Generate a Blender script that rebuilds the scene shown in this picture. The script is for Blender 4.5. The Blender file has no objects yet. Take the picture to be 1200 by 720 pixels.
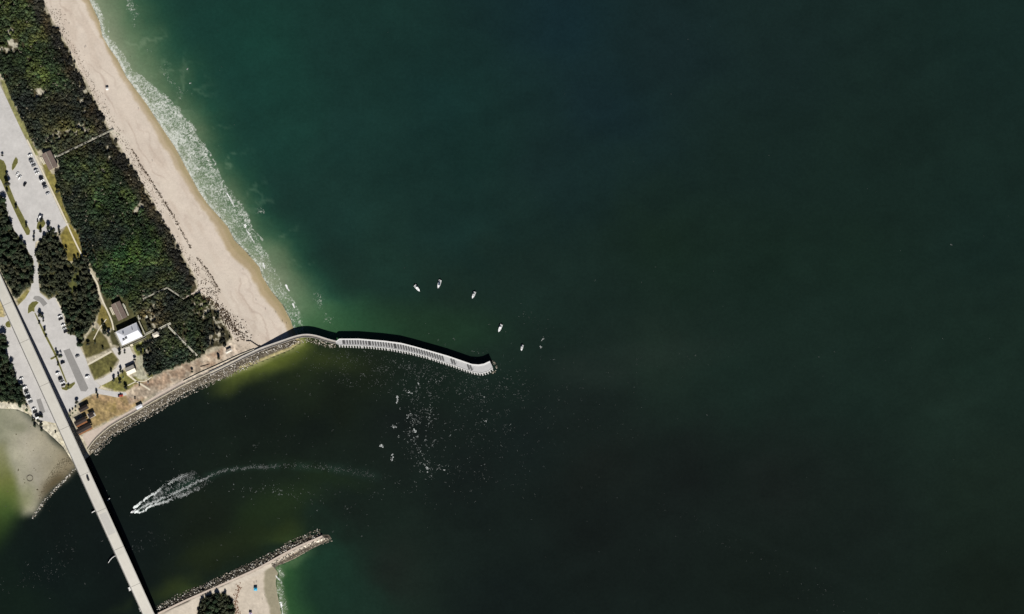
import bpy, math, random
import numpy as np
from mathutils import Vector, Matrix
from mathutils.geometry import tessellate_polygon
random.seed(7); RNG = np.random.default_rng(11)
R = math.radians
H = 3000.0                       # flying height of the camera above the water, metres (1 px of the photo = 1 m)
K = (1.42, 1.40, 1.36)           # brightness of a white horizontal surface in this light
GZ = 2.0                         # level of the flat land
col = bpy.context.scene.collection
scene = bpy.context.scene

# ------------------------------------------------------------------ small helpers
def X(px, z=0): return (px - 600.0) * (H - z) / H
def Y(py, z=0): return (360.0 - py) * (H - z) / H
def lin1(c):
    c = c / 255.0
    return c / 12.92 if c <= .04045 else ((c + .055) / 1.055) ** 2.4
def alb(r, g, b): return tuple(min(.9, lin1(c) / k) for c, k in zip((r, g, b), K))
def srgb_lin(a):
    a = np.asarray(a, float) / 255.0
    return np.where(a <= .04045, a / 12.92, ((a + .055) / 1.055) ** 2.4)
def alb_arr(a): return np.clip(srgb_lin(a) / np.array(K), 0, .9)

def tag(o, label=None, cat=None, group=None, kind=None):
    if label: o['label'] = label
    if cat: o['category'] = cat
    if group: o['group'] = group
    if kind: o['kind'] = kind
    return o
def empty(name, loc, rz=0):
    o = bpy.data.objects.new(name, None); col.objects.link(o)
    o.location = loc; o.rotation_euler = (0, 0, rz); o.empty_display_size = .5
    return o
def copy_tree(o, parent=None):
    c = o.copy(); col.objects.link(c)
    if parent: c.parent = parent
    for ch in list(o.children): copy_tree(ch, c)
    return c
def link_mesh(name, me, mat, parent=None, loc=(0, 0, 0), rz=0):
    if mat and not me.materials: me.materials.append(mat)
    o = bpy.data.objects.new(name, me); col.objects.link(o)
    o.location = loc; o.rotation_euler = (0, 0, rz)
    if parent: o.parent = parent
    return o

class MB:
    """collects solids, then links them as ONE mesh object"""
    def __init__(s): s.v = []; s.f = []
    def add(s, vs, fs):
        n = len(s.v); s.v += [tuple(p) for p in vs]; s.f += [tuple(i + n for i in f) for f in fs]; return s
    def box(s, c, d, rz=0, taper=1.0):
        vs = []
        for z, t in ((-.5, 1), (.5, taper)):
            for x, y in ((-.5, -.5), (.5, -.5), (.5, .5), (-.5, .5)):
                x_, y_ = x * d[0] * t, y * d[1] * t
                vs.append((c[0] + x_ * math.cos(rz) - y_ * math.sin(rz), c[1] + x_ * math.sin(rz) + y_ * math.cos(rz), c[2] + z * d[2]))
        return s.add(vs, [(3, 2, 1, 0), (4, 5, 6, 7), (0, 1, 5, 4), (1, 2, 6, 5), (2, 3, 7, 6), (3, 0, 4, 7)])
    def tube(s, a, b, r0, r1=None, n=6):
        a, b = Vector(a), Vector(b); r1 = r0 if r1 is None else r1
        d = (b - a).normalized(); u = d.orthogonal().normalized(); w = d.cross(u)
        vs = []
        for p, r in ((a, r0), (b, r1)):
            for k in range(n):
                t = 2 * math.pi * k / n; vs.append(p + u * (r * math.cos(t)) + w * (r * math.sin(t)))
        fs = [(k, (k + 1) % n, n + (k + 1) % n, n + k) for k in range(n)] + [tuple(range(n))[::-1], tuple(range(n, 2 * n))]
        return s.add(vs, fs)
    def prism(s, poly, z0, z1):
        n = len(poly)
        if sum(poly[i][0] * poly[(i + 1) % n][1] - poly[(i + 1) % n][0] * poly[i][1] for i in range(n)) < 0: poly = poly[::-1]
        tris = tessellate_polygon([[Vector((p[0], p[1], 0)) for p in poly]])
        vs = [(p[0], p[1], z0) for p in poly] + [(p[0], p[1], z1) for p in poly]
        fs = [(i, (i + 1) % n, n + (i + 1) % n, n + i) for i in range(n)]
        for t in tris:
            a, b, c = [Vector(poly[i]) for i in t]
            t = t if (b - a).cross(c - a) > 0 else t[::-1]
            fs.append(tuple(n + i for i in t)); fs.append(tuple(i for i in t[::-1]))
        return s.add(vs, fs)
    def sheet(s, poly, z):
        tris = tessellate_polygon([[Vector((p[0], p[1], 0)) for p in poly]]); fs = []
        for t in tris:
            a, b, c = [Vector(poly[i][:2]) for i in t]
            fs.append(tuple(t) if (b - a).cross(c - a) > 0 else tuple(t[::-1]))
        return s.add([(p[0], p[1], z) for p in poly], fs)
    def ribbon(s, pts, offs, z_of=None, closed=True):
        """sweep: pts list of (x,y,z); offs list of (lateral, dz) profile"""
        n = len(pts); m = len(offs); vs = []
        for i, p in enumerate(pts):
            a = Vector(pts[max(0, i - 1)][:2]); b = Vector(pts[min(n - 1, i + 1)][:2]); d = (b - a).normalized(); l = Vector((-d.y, d.x))
            for o, dz in offs: vs.append((p[0] + l.x * o, p[1] + l.y * o, p[2] + dz))
        fs = []
        for i in range(n - 1):
            for k in range(m if closed else m - 1):
                k2 = (k + 1) % m; fs.append((i * m + k, (i + 1) * m + k, (i + 1) * m + k2, i * m + k2))
        if closed: fs += [tuple(range(m)), tuple(range((n - 1) * m, n * m))[::-1]]
        return s.add(vs, fs)
    def mesh(s, name):
        me = bpy.data.meshes.new(name); me.from_pydata(s.v, [], s.f); me.update(); return me
    def build(s, name, mat, parent=None, loc=(0, 0, 0), rz=0, smooth=False, fix=True):
        me = s.mesh(name)
        if fix:
            import bmesh
            bm = bmesh.new(); bm.from_mesh(me); bmesh.ops.recalc_face_normals(bm, faces=bm.faces); bm.to_mesh(me); bm.free()
        if smooth: me.polygons.foreach_set('use_smooth', [True] * len(me.polygons))
        return link_mesh(name, me, mat, parent, loc, rz)
    def build_at(s, name, mat, origin):          # vertices are in world space; origin becomes the object's own
        s.v = [(x - origin[0], y - origin[1], z - origin[2]) for x, y, z in s.v]
        return s.build(name, mat, None, origin)

def fast_mesh(name, V, quads, colors=None, floats=None):
    me = bpy.data.meshes.new(name); V = np.asarray(V, np.float32); Q = np.asarray(quads, np.int32); k = Q.shape[1]
    me.vertices.add(len(V)); me.vertices.foreach_set('co', V.ravel())
    me.loops.add(Q.size); me.loops.foreach_set('vertex_index', Q.ravel())
    me.polygons.add(len(Q)); me.polygons.foreach_set('loop_start', np.arange(0, Q.size, k, dtype=np.int32))
    me.update(calc_edges=True)
    if colors is not None:
        at = me.color_attributes.new('col', 'FLOAT_COLOR', 'POINT')
        c = np.ones((len(V), 4), np.float32); c[:, :3] = colors; at.data.foreach_set('color', c.ravel())
    for nme, arr in (floats or {}).items():
        at = me.attributes.new(nme, 'FLOAT', 'POINT'); at.data.foreach_set('value', np.asarray(arr, np.float32).ravel())
    return me

# numpy geometry in photo-plan coordinates
def pip(px, py, poly):
    poly = np.asarray(poly, float); ins = np.zeros(px.shape, bool); j = len(poly) - 1
    for i in range(len(poly)):
        xi, yi = poly[i]; xj, yj = poly[j]
        c = ((yi > py) != (yj > py)) & (px < (xj - xi) * (py - yi) / ((yj - yi) if yj != yi else 1e-9) + xi)
        ins ^= c; j = i
    return ins
def dline(px, py, pts):
    d = np.full(px.shape, 1e9)
    for (x0, y0), (x1, y1) in zip(pts[:-1], pts[1:]):
        dx, dy = x1 - x0, y1 - y0; L = dx * dx + dy * dy + 1e-9
        t = np.clip(((px - x0) * dx + (py - y0) * dy) / L, 0, 1)
        d = np.minimum(d, np.hypot(px - x0 - t * dx, py - y0 - t * dy))
    return d
def sd(px, py, poly):
    d = dline(px, py, list(poly) + [poly[0]]); return np.where(pip(px, py, poly), d, -d)
def sstep(a, b, x):
    t = np.clip((x - a) / (b - a), 0, 1); return t * t * (3 - 2 * t)
_lat = np.random.default_rng(3).random((256, 256))
def vnoise(x, y, s, seed=0):
    x = x / s + seed * 17.3; y = y / s + seed * 9.7
    xi = np.floor(x).astype(int); yi = np.floor(y).astype(int); fx = x - xi; fy = y - yi
    fx = fx * fx * (3 - 2 * fx); fy = fy * fy * (3 - 2 * fy)
    g = lambda a, b: _lat[a % 256, b % 256]
    return (g(xi, yi) * (1 - fx) + g(xi + 1, yi) * fx) * (1 - fy) + (g(xi, yi + 1) * (1 - fx) + g(xi + 1, yi + 1) * fx) * fy
def fbm(x, y, s, o=4, seed=0):
    r = 0; a = 1; t = 0
    for k in range(o): r = r + a * vnoise(x, y, s, seed + k * 3); t += a; a *= .5; s = s / 2
    return r / t - .5
def interp_pts(px, py, table, p=3.0, soft=14):
    num = np.zeros(px.shape + (3,)); den = np.zeros(px.shape)
    for x, y, c in table:
        w = 1 / (np.hypot(px - x, py - y) + soft) ** p; den += w; num += w[..., None] * np.array(c, float)
    return num / den[..., None]
def polyline(pts, step):
    out = []; pts = [np.array(p, float) for p in pts]
    for a, b in zip(pts[:-1], pts[1:]):
        n = max(1, int(round(np.linalg.norm(b - a) / step)))
        for k in range(n): out.append(tuple(a + (b - a) * k / n))
    out.append(tuple(pts[-1])); return out
def resample(pts, n):
    P = np.array(pts, float); d = np.r_[0, np.cumsum(np.hypot(*np.diff(P, axis=0).T))]; t = np.linspace(0, d[-1], n)
    return np.c_[np.interp(t, d, P[:, 0]), np.interp(t, d, P[:, 1])]
def smooth_line(pts, n):
    P = resample(pts, n)
    for _ in range(max(2, n // 12)): P[1:-1] = .25 * P[:-2] + .5 * P[1:-1] + .25 * P[2:]
    return [tuple(p) for p in P]
def offset_poly(poly, d):
    n = len(poly); A = sum(poly[i][0] * poly[(i + 1) % n][1] - poly[(i + 1) % n][0] * poly[i][1] for i in range(n)); s = 1 if A > 0 else -1; out = []
    for i in range(n):
        a, b, c = Vector(poly[i - 1]), Vector(poly[i]), Vector(poly[(i + 1) % n])
        e0 = (b - a).normalized(); e1 = (c - b).normalized(); n0 = Vector((-e0.y, e0.x)) * s; n1 = Vector((-e1.y, e1.x)) * s
        m = (n0 + n1); m = m / max(.6, m.dot(n0)) if m.length > 1e-6 else n0
        out.append(tuple(b + m * d))
    return out

# ------------------------------------------------------------------ materials
def mat(name, rgb, rough=.8, var=.12, scale=.6, spec=.3, metal=0.0, attr=None, var2=0.0, scale2=.05, bump=0.0):
    m = bpy.data.materials.new(name); m.use_nodes = True; nt = m.node_tree; b = nt.nodes['Principled BSDF']; N = nt.nodes.new; L = nt.links.new
    b.inputs['Roughness'].default_value = rough; b.inputs['Specular IOR Level'].default_value = spec; b.inputs['Metallic'].default_value = metal
    tc = N('ShaderNodeTexCoord')
    def noise(sc, det=4):
        n = N('ShaderNodeTexNoise'); n.inputs['Scale'].default_value = sc; n.inputs['Detail'].default_value = det; n.inputs['Roughness'].default_value = .62
        L(tc.outputs['Object'], n.inputs['Vector']); return n
    if attr:
        a = N('ShaderNodeAttribute'); a.attribute_name = attr; src = a.outputs['Color']
    else:
        a = N('ShaderNodeRGB'); a.outputs[0].default_value = (*rgb, 1); src = a.outputs[0]
    n1 = noise(scale)
    for n, amp in ((n1, var), (noise(scale2, 5), var2)):
        if amp <= 0: continue
        mr = N('ShaderNodeMapRange'); mr.inputs['From Min'].default_value = .3; mr.inputs['From Max'].default_value = .7
        mr.inputs['To Min'].default_value = 1 - amp; mr.inputs['To Max'].default_value = 1 + amp; L(n.outputs['Fac'], mr.inputs['Value'])
        vm = N('ShaderNodeVectorMath'); vm.operation = 'SCALE'; L(src, vm.inputs[0]); L(mr.outputs['Result'], vm.inputs['Scale']); src = vm.outputs['Vector']
    L(src, b.inputs['Base Color'])
    if bump:
        bp = N('ShaderNodeBump'); bp.inputs['Strength'].default_value = bump; bp.inputs['Distance'].default_value = .3; L(n1.outputs['Fac'], bp.inputs['Height']); L(bp.outputs['Normal'], b.inputs['Normal'])
    return m
M = {}
M['ground'] = mat('ground_cover', None, .95, .06, .5, .1, attr='col', var2=.05, scale2=.05, bump=.12)
M['leaf'] = mat('leaf', None, .6, .25, .9, .15, attr='col', var2=.15, scale2=.09)
M['asphalt_pale'] = mat('sun_bleached_asphalt', alb(203, 199, 193), .9, .07, .28, .2, var2=.09, scale2=.05)
M['asphalt_patch'] = mat('newer_asphalt', alb(150, 147, 142), .9, .07, .6, .2, var2=.08, scale2=.08)
M['concrete'] = mat('pale_concrete', alb(222, 212, 188), .9, .07, .5, .2, var2=.05)
M['plaza'] = mat('plaza_concrete', alb(212, 206, 196), .9, .06, .5, .2, var2=.06)
M['promenade'] = mat('sandy_promenade', alb(206, 190, 174), .95, .07, .4, .1, var2=.08, scale2=.08)
M['kerb'] = mat('kerb_concrete', alb(206, 198, 168), .9, .07, .6)
M['turf'] = mat('dry_turf', alb(108, 106, 58), .95, .25, .5, .1, var2=.25, scale2=.15)
M['mark'] = mat('road_paint', alb(228, 226, 220), .8, .10, 1.5)
M['bridge'] = mat('bridge_concrete', alb(213, 208, 195), .9, .04, .3, .2, var2=.06, scale2=.03)
M['bridge_old'] = mat('bridge_concrete_worn', alb(197, 193, 184), .9, .05, .5, .2, var2=.05, scale2=.05)
M['parapet'] = mat('parapet_concrete', alb(186, 182, 172), .9, .08, .4)
M['joint'] = mat('joint_rubber', alb(110, 106, 98), .9, .1, 1)
M['pier'] = mat('pier_concrete', alb(194, 193, 190), .9, .07, .5, .2, var2=.06, scale2=.07)
M['pier_rim'] = mat('pier_rim_concrete', alb(234, 232, 226), .85, .05, .5)
M['grate'] = mat('steel_grating', alb(98, 98, 97), .7, .14, 1.2, .2)
M['pile'] = mat('pile_concrete', alb(206, 203, 197), .9, .1, .6)
M['jetty'] = mat('jetty_concrete', alb(186, 178, 166), .9, .12, .5, .2, var2=.12, scale2=.1)
M['rock'] = mat('coquina_boulder', alb(172, 162, 145), .95, .3, .45, .15, var2=.2, scale2=.12, bump=.6)
M['rock_pale'] = mat('pale_granite_boulder', alb(212, 206, 194), .95, .25, .5, .15, bump=.6)
M['rock_dark'] = mat('weathered_boulder', alb(112, 104, 92), .95, .3, .5, .15, bump=.6)
M['white_roof'] = mat('white_membrane_roof', alb(226, 226, 229), .6, .03, .4, .3, var2=.04, scale2=.15)
M['cream_roof'] = mat('cream_metal_roof', alb(226, 216, 196), .55, .04, .5, .4)
M['brown_roof'] = mat('brown_shingle_roof', alb(128, 112, 102), .9, .16, .9, .2, var2=.1, scale2=.2)
M['rust_roof'] = mat('rust_metal_roof', alb(150, 98, 62), .8, .22, .9, .2, var2=.25, scale2=.3)
M['dark_roof'] = mat('dark_and_shaded_roof', alb(58, 50, 46), .9, .15, .9, .2)  # dark roofing; on the shelters with a rust strip it is painted shade
M['wall'] = mat('stucco_wall', alb(196, 186, 168), .9, .06, .5)
M['wood'] = mat('weathered_boards', alb(172, 168, 150), .9, .12, 1.2, .15, var2=.08)
M['wood_pale'] = mat('sun_bleached_boards', alb(204, 200, 180), .9, .1, 1.2, .15)
M['wood_dark'] = mat('dark_timber', alb(58, 48, 40), .9, .15, 1)
M['trunk'] = mat('bark', (.09, .075, .06), .95, .25, 2)
M['glass'] = mat('dark_glass', (.012, .014, .016), .08, .05, 1, .5)
M['tyre'] = mat('tyre_rubber', (.02, .02, .02), .9, .1, 4)
M['steel'] = mat('galvanised_steel', (.35, .35, .34), .4, .08, 2, .5, .6)
M['gel'] = mat('white_gelcoat', (.82, .83, .83), .25, .03, 1, .5)
M['boatfloor'] = mat('boat_deck_grey', (.42, .43, .43), .6, .06, 1.5)
M['canvas_blue'] = mat('navy_canvas', (.03, .05, .09), .8, .08, 1.5)
M['motor'] = mat('outboard_black', (.02, .02, .022), .3, .05, 2, .5)
M['cyan_fabric'] = mat('turquoise_fabric', alb(66, 176, 212), .8, .05, 1)
M['lilac_fabric'] = mat('lilac_fabric', alb(206, 190, 226), .8, .05, 1)
M['white_fabric'] = mat('white_fabric', alb(238, 234, 226), .8, .04, 1)
M['skin'] = mat('skin', (.42, .25, .17), .6, .05, 3)
M['hair'] = mat('hair', (.03, .02, .015), .7, .1, 6)
M['kelp'] = mat('dried_seaweed', (.055, .038, .024), .95, .3, 1.2, .1)
M['brown_wrack'] = mat('brown_plant_litter', alb(112, 78, 58), .95, .25, .8, .1)
M['foam'] = mat('sea_foam', None, .9, .10, 1.0, .1, attr='col')
for nme, rgb in dict(white=(.82, .82, .81), silver=(.48, .49, .5), grey=(.16, .165, .17), black=(.012, .012, .014), red=(.42, .07, .045), blue=(.03, .06, .16), tan=(.42, .36, .27)).items():
    M['paint_' + nme] = mat('car_paint_' + nme, rgb, .3, .02, 1, .5)

# ------------------------------------------------------------------ world, sun, camera
w = bpy.data.worlds.new('World'); scene.world = w; w.use_nodes = True
EL, AZ = R(32), R(180 - 8)       # sun stands in the south, a little to the east: shadows run up and slightly left
nt = w.node_tree; sky = nt.nodes.new('ShaderNodeTexSky'); sky.sky_type = 'NISHITA'; sky.sun_disc = False
sky.sun_elevation = EL; sky.sun_rotation = AZ; sky.air_density = .25; sky.dust_density = .1; sky.ozone_density = .6
nt.links.new(sky.outputs[0], nt.nodes['Background'].inputs[0]); nt.nodes['Background'].inputs[1].default_value = .05
sl = bpy.data.lights.new('sun', 'SUN'); sl.energy = 5.0; sl.angle = R(.53); sl.color = (1, .965, .91)
so = bpy.data.objects.new('sun', sl); col.objects.link(so)
sdir = Vector((math.sin(AZ) * math.cos(EL), math.cos(AZ) * math.cos(EL), math.sin(EL)))
so.rotation_euler = sdir.to_track_quat('Z', 'Y').to_euler(); so.location = (0, -400, 500)
cam = bpy.data.cameras.new('camera'); cam.sensor_width = 36; cam.lens = 36 * H / 1200.0; cam.clip_start = 10; cam.clip_end = 30000
co = bpy.data.objects.new('camera', cam); col.objects.link(co); co.location = (0, 0, H); scene.camera = co
vs = scene.view_settings; vs.view_transform = 'Standard'; vs.look = 'None'; vs.exposure = .70; vs.gamma = 1; vs.use_curve_mapping = False

# ------------------------------------------------------------------ plan outlines (photo-plan metres)
SHORE_N = [(-60, -330), (20, -170), (96, -18), (105, 0), (117, 26), (120, 42), (128, 56), (138, 70), (148, 90), (160, 106), (172, 122), (190, 150), (205, 172), (220, 200), (233, 224), (244, 240), (255, 252), (267, 266), (275, 282), (290, 297), (304, 313), (308, 325), (318, 341), (331, 357), (341, 376), (345, 389)]
SHORE_INLET = [(345, 389), (353, 401), (340, 410), (320, 418), (300, 426), (280, 433), (262, 443), (240, 450), (218, 460), (200, 470), (180, 482), (165, 490), (150, 499), (133, 508), (120, 519), (105, 534), (90, 547), (84, 540)]
SHORE_LAGOON = [(84, 540), (74, 524), (60, 511), (46, 499), (34, 486), (20, 480), (0, 479), (-60, 470), (-420, 470)]
LAND_N = SHORE_N + SHORE_INLET[1:] + SHORE_LAGOON[1:] + [(-420, -330)]
SPIT_N = [(60, 790), (120, 758), (165, 727), (186, 716), (205, 703), (225, 692), (245, 684), (262, 676), (280, 667), (300, 659), (318, 651), (335, 640), (352, 632), (368, 627), (385, 627), (388, 631), (378, 637), (362, 645), (345, 655), (331, 661), (321, 664)]
SPIT_E = [(321, 664), (326, 672), (323, 682), (325, 696), (328, 710), (331, 730), (345, 800), (400, 1000)]
LAND_S = SPIT_N + SPIT_E[1:] + [(-200, 1000), (-100, 860)]
VEG_EDGE = [(-80, -260), (-20, -140), (51, 0), (60, 20), (72, 40), (82, 57), (92, 80), (103, 97), (113, 120), (120, 132), (128, 150), (137, 165), (150, 185), (160, 201), (168, 217), (179, 234), (190, 257), (203, 276), (216, 301), (227, 320), (233, 335), (230, 342), (240, 346), (250, 352), (258, 368), (268, 386), (274, 396), (264, 406), (246, 412)]
SCRUB = VEG_EDGE + [(230, 421), (200, 432), (176, 442), (169, 432), (166, 415), (160, 408), (178, 398), (172, 378), (158, 370), (150, 353), (140, 347), (126, 352), (119, 340), (116, 330), (112, 320), (104, 306), (95, 292), (92, 277), (84, 262), (77, 246), (71, 226), (64, 205), (72, 198), (60, 172), (46, 176), (36, 163), (29, 146), (21, 130), (12, 112), (5, 94), (-40, 0), (-120, -160), (-140, -260)]
GROVE_W = [(-6, 222), (1, 228), (7, 236), (9, 250), (17, 270), (30, 287), (32, 293), (39, 305), (39, 325), (36, 337), (27, 342), (20, 350), (14, 341), (7, 328), (0, 312), (-20, 280)]
GROVE_M = [(42, 297), (46, 285), (54, 275), (64, 268), (69, 281), (75, 291), (78, 306), (84, 309), (100, 300), (104, 314), (111, 330), (115, 348), (119, 358), (113, 371), (106, 384), (99, 393), (96, 405), (92, 402), (90, 394), (80, 391), (77, 374), (69, 354), (66, 346), (58, 350), (48, 342), (47, 312)]
GROVE_SW = [(-12, 392), (3, 391), (7, 398), (9, 406), (6, 411), (13, 425), (18, 440), (27, 455), (31, 470), (27, 477), (18, 472), (0, 470), (-12, 468)]
GROVE_S = [(232, 720), (233, 709), (238, 700), (248, 696), (262, 695), (271, 701), (275, 712), (276, 735), (278, 760), (225, 760), (222, 735)]
CLEARINGS = [(84, 343, 3.4), (93, 318, 2.6), (86, 334, 5), (90, 325, 4), (60, 336, 3), (80, 312, 3), (62, 322, 3)]
PAVED = [(-200, -330), (-160, -330), (-12, 70), (0, 99), (9, 118), (24, 150), (41, 185), (51, 206), (63, 231), (75, 257), (79, 264), (66, 273), (50, 279), (42, 284), (41, 296), (45, 310), (45.5, 330), (47, 343), (57, 352), (62, 349), (66, 349), (74, 367), (79, 391), (90, 394), (93, 405), (101, 421), (106, 436), (111, 446), (118, 452), (110, 461), (98, 467), (90, 474), (80, 484), (84, 500), (64, 496), (50, 493), (40, 491), (36, 479), (31, 470), (27, 459), (21, 447), (17, 438), (13, 427), (5, 411), (9, 405), (8, 398), (4, 391), (-30, 391), (-30, 372), (5, 372), (22, 358), (30, 350), (36, 340), (39, 325), (40, 306), (33, 294), (30, 287), (17, 270), (9, 250), (6, 236), (1, 229), (-10, 215), (-230, -200)]
PROMENADE = [(96, 511), (104, 506), (118, 500), (135, 491), (150, 483), (166, 474), (182, 464), (200, 454), (215, 446), (217, 450), (200, 459.5), (180, 470.5), (160, 482.5), (145, 490.5), (128, 500.5), (117, 510), (109, 518), (104, 525)]
CURB = [(103, 527), (109, 518), (117, 510), (128, 500.5), (145, 490.5), (160, 482.5), (180, 470.5), (200, 459.5), (217, 450), (232, 443.5), (250, 435.5), (265, 428), (280, 420)]

bridge_c = lambda y: 10.7 + (y - 360) * (163.3 / 360)
def bridge_z(y): return float(np.interp(y, [200, 330, 360, 420, 520, 600, 650, 720, 800, 900], [2.4, 3.4, 5.0, 7.3, 10.2, 12.2, 11.6, 7.8, 4.6, 2.6]))

GAPS = [(10, 40, 4), (13, 50, 4), (18, 54, 4), (3, 58, 4), (45, 110, 4.5), (47, 105, 3), (52, 107, 2), (92, 150, 3), (95, 147, 3), (88, 155, 3), (68, 155, 3), (80, 152, 2), (126, 174, 2.4), (129, 185, 2.2), (128, 192, 2), (122, 200, 2), (121, 206, 1.6), (94, 102, 2), (96, 118, 2.4), (100, 108, 1.6), (158, 248, 3), (165, 242, 3), (162, 245, 3), (131, 260, 2), (178, 372, 3), (181, 380, 2.6), (176, 365, 2), (172, 412, 3), (178, 410, 3), (184, 409, 2), (226, 356, 2), (233, 352, 2), (238, 372, 2), (232, 366, 1.6), (262, 380, 2.4), (264, 392, 2.4), (250, 372, 2.2), (254, 379, 2), (244, 354, 2), (186, 353, 1.6), (180, 358, 1.6), (175, 352, 1.6), (14, 36, 3), (8, 60, 3), (15, 60, 2.5), (84, 150, 2.4), (98, 152, 2), (72, 157, 2), (63, 168, 2.4), (66, 172, 2), (137, 160, 2.4), (140, 172, 1.6), (119, 168, 1.8), (100, 132, 1.6), (103, 127, 1.6), (93, 96, 1.8), (112, 238, 1.5), (98, 248, 1.4), (236, 357, 2.4), (243, 364, 3), (240, 366, 2.5), (256, 392, 3), (254, 398, 2.6), (258, 385, 2.4), (246, 397, 2), (133, 156, 1.8), (162, 385, 3), (172, 372, 2.2), (170, 350, 2), (246, 356, 2), (60, 160, 2), (70, 162, 2), (218, 398, 1.5), (248, 360, 1.6)]
# ------------------------------------------------------------------ ground
gx = np.r_[np.arange(-420, -20, 10), np.arange(-20, 402, 1.0)]
gy = np.r_[np.arange(-330, -12, 10), np.arange(-12, 732, 1.0), np.arange(732, 1001, 10)]
GX, GY = np.meshgrid(gx, gy)
inN = pip(GX, GY, LAND_N); inS = pip(GX, GY, LAND_S); inl = inN | inS
dN = dline(GX, GY, SHORE_N); dI = dline(GX, GY, SHORE_INLET); dL = dline(GX, GY, SHORE_LAGOON); dSn = dline(GX, GY, SPIT_N); dSe = dline(GX, GY, SPIT_E)
bumps = fbm(GX, GY, 18, 4, 2)
zin = np.minimum.reduce([np.full(GX.shape, GZ), .05 * dN, .24 * dI, .07 * dL, .28 * dSn, .07 * dSe])
dmin = np.minimum.reduce([dN, dI, dL, dSn, dSe])
GZA = np.where(inl, zin + .0, -np.minimum(1.5, .25 * dmin))
beach_poly = SHORE_N + [(345, 389), (330, 400), (306, 407), (290, 408), (276, 402)] + VEG_EDGE[:-2][::-1]
GZA = GZA + bumps * .35 * sstep(3, 10, dN) * sstep(-1, 6, sd(GX, GY, beach_poly)) * inN
def ground_z(px, py):
    i = int(np.clip(np.searchsorted(gx, px), 0, len(gx) - 1)); j = int(np.clip(np.searchsorted(gy, py), 0, len(gy) - 1)); return float(GZA[j, i])
def ground_z_arr(px, py):
    return GZA[np.clip(np.searchsorted(gy, py), 0, len(gy) - 1), np.clip(np.searchsorted(gx, px), 0, len(gx) - 1)]

C = np.empty(GX.shape + (3,)); C[:] = (186, 176, 152)
n_a = fbm(GX, GY, 26, 5, 5); n_b = fbm(GX, GY, 7, 4, 9); n_c = fbm(GX, GY, 2.6, 2, 14)
def paint(alpha, c):
    global C
    C = C * (1 - alpha[..., None]) + np.array(c, float) * alpha[..., None]
def soft(poly, f=2.0, warp=2.0): return sstep(-f, f, sd(GX, GY, poly) + n_b * warp * 2 + n_c * warp)
# beach: dry sand, wet band, old tide lines
paint(soft(beach_poly, 1.5, .5), (217, 203, 186))
Bm = sstep(-1, 1, sd(GX, GY, beach_poly))
paint(Bm * sstep(.02, .22, n_a) * .5, (222, 209, 191))
along = GX * .88 - GY * .47           # distance across the beach
paint(Bm * sstep(.1, .3, fbm(along, GY * .22, 7, 3, 21)) * .5 * sstep(20, 45, dN), (188, 170, 152))
paint(Bm * sstep(.06, .2, fbm(along, GY * .3, 11, 3, 27)) * .45, (200, 183, 165))
for off_, al_ in ((31, .55), (20, .3), (43, .4)): paint(Bm * sstep(2.2, .2, np.abs(dN - off_ + n_a * 26 + n_b * 5)) * al_ * sstep(-.12, .1, fbm(GX, GY, 30, 2, 77) + .04), (186, 168, 152))
paint(Bm * sstep(34, 48, dN + n_a * 20) * .35, (206, 196, 180))
wetw = np.interp(GY, [-330, 0, 30, 50, 80, 120, 170, 220, 260, 300, 330, 360, 390], [10, 10, 7, 2, 7, 9, 12, 9, 12, 17, 14, 13, 9])
wetw = wetw * .86
paint(Bm * sstep(2.6, -2.2, dN - wetw + n_b * 4 + n_a * 5) * np.interp(GY, [0, 100, 230, 290], [.8, .75, .75, 1]), (180, 161, 127))
paint(Bm * sstep(1.5, -2.5, dN - wetw * .55 + n_a * 6) * .6, (158, 144, 104))
# inland covers
paint(sstep(-1.5, 1.5, sd(GX, GY, SCRUB) - 3.2 * sstep(12, 2, dline(GX, GY, VEG_EDGE)) + n_b * 9 + n_c * 5), (62, 58, 40))
for a_, b_, r_ in GAPS: paint(sstep(1.5, -1.5, np.hypot(GX - a_, GY - b_) - r_ * 1.0 + n_c * 11 + n_b * 7) * .9, (204, 196, 174))
for g in (GROVE_W, GROVE_M, GROVE_SW, GROVE_S): paint(soft(g, 2.0, 1), (74, 72, 44))
far_w = [(-420, -330), (-210, -330), (-12, 215), (-12, 470), (-420, 470)]
paint(soft(far_w, 3, 2), (64, 62, 40))
lawns = [([(79, 264), (84, 264), (93, 277), (96, 293), (104, 306), (100, 302), (90, 306), (80, 307), (74, 290), (70, 276)], (134, 122, 62)),
         ([(52, 207), (58, 203), (64, 205), (71, 226), (77, 246), (83, 261), (78, 262), (64, 231)], (126, 118, 66)),
         ([(50, 192), (56, 192), (60, 203), (54, 208)], (120, 112, 62)),
         ([(0, 94), (5, 94), (12, 112), (21, 130), (29, 146), (40, 170), (45, 182), (41, 182), (24, 150), (9, 118)], (132, 130, 84)),
         ([(104, 428), (120, 419), (131, 412), (139, 422), (131, 434), (121, 441), (111, 445)], (104, 100, 58)),
         ([(101, 420), (118, 414), (130, 408), (126, 398), (118, 388), (110, 384), (104, 392), (96, 404)], (98, 92, 56)),
         ([(118, 356), (123, 360), (130, 372), (132, 384), (122, 388), (114, 378)], (124, 112, 62)),
         ([(120, 452), (130, 446), (140, 440), (146, 434), (152, 442), (166, 440), (180, 438), (176, 450), (150, 459), (135, 458)], (122, 118, 66)),
         ([(156, 405), (168, 400), (170, 412), (162, 418), (158, 412)], (122, 124, 66)),
         ([(84, 322), (92, 320), (92, 332), (86, 345), (80, 345)], (88, 90, 50)),
         ([(20, 352), (32, 339), (36, 342), (30, 350), (22, 358)], (140, 130, 76))]
for p, c in lawns: paint(soft(p, 1.2, .8), c)
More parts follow.
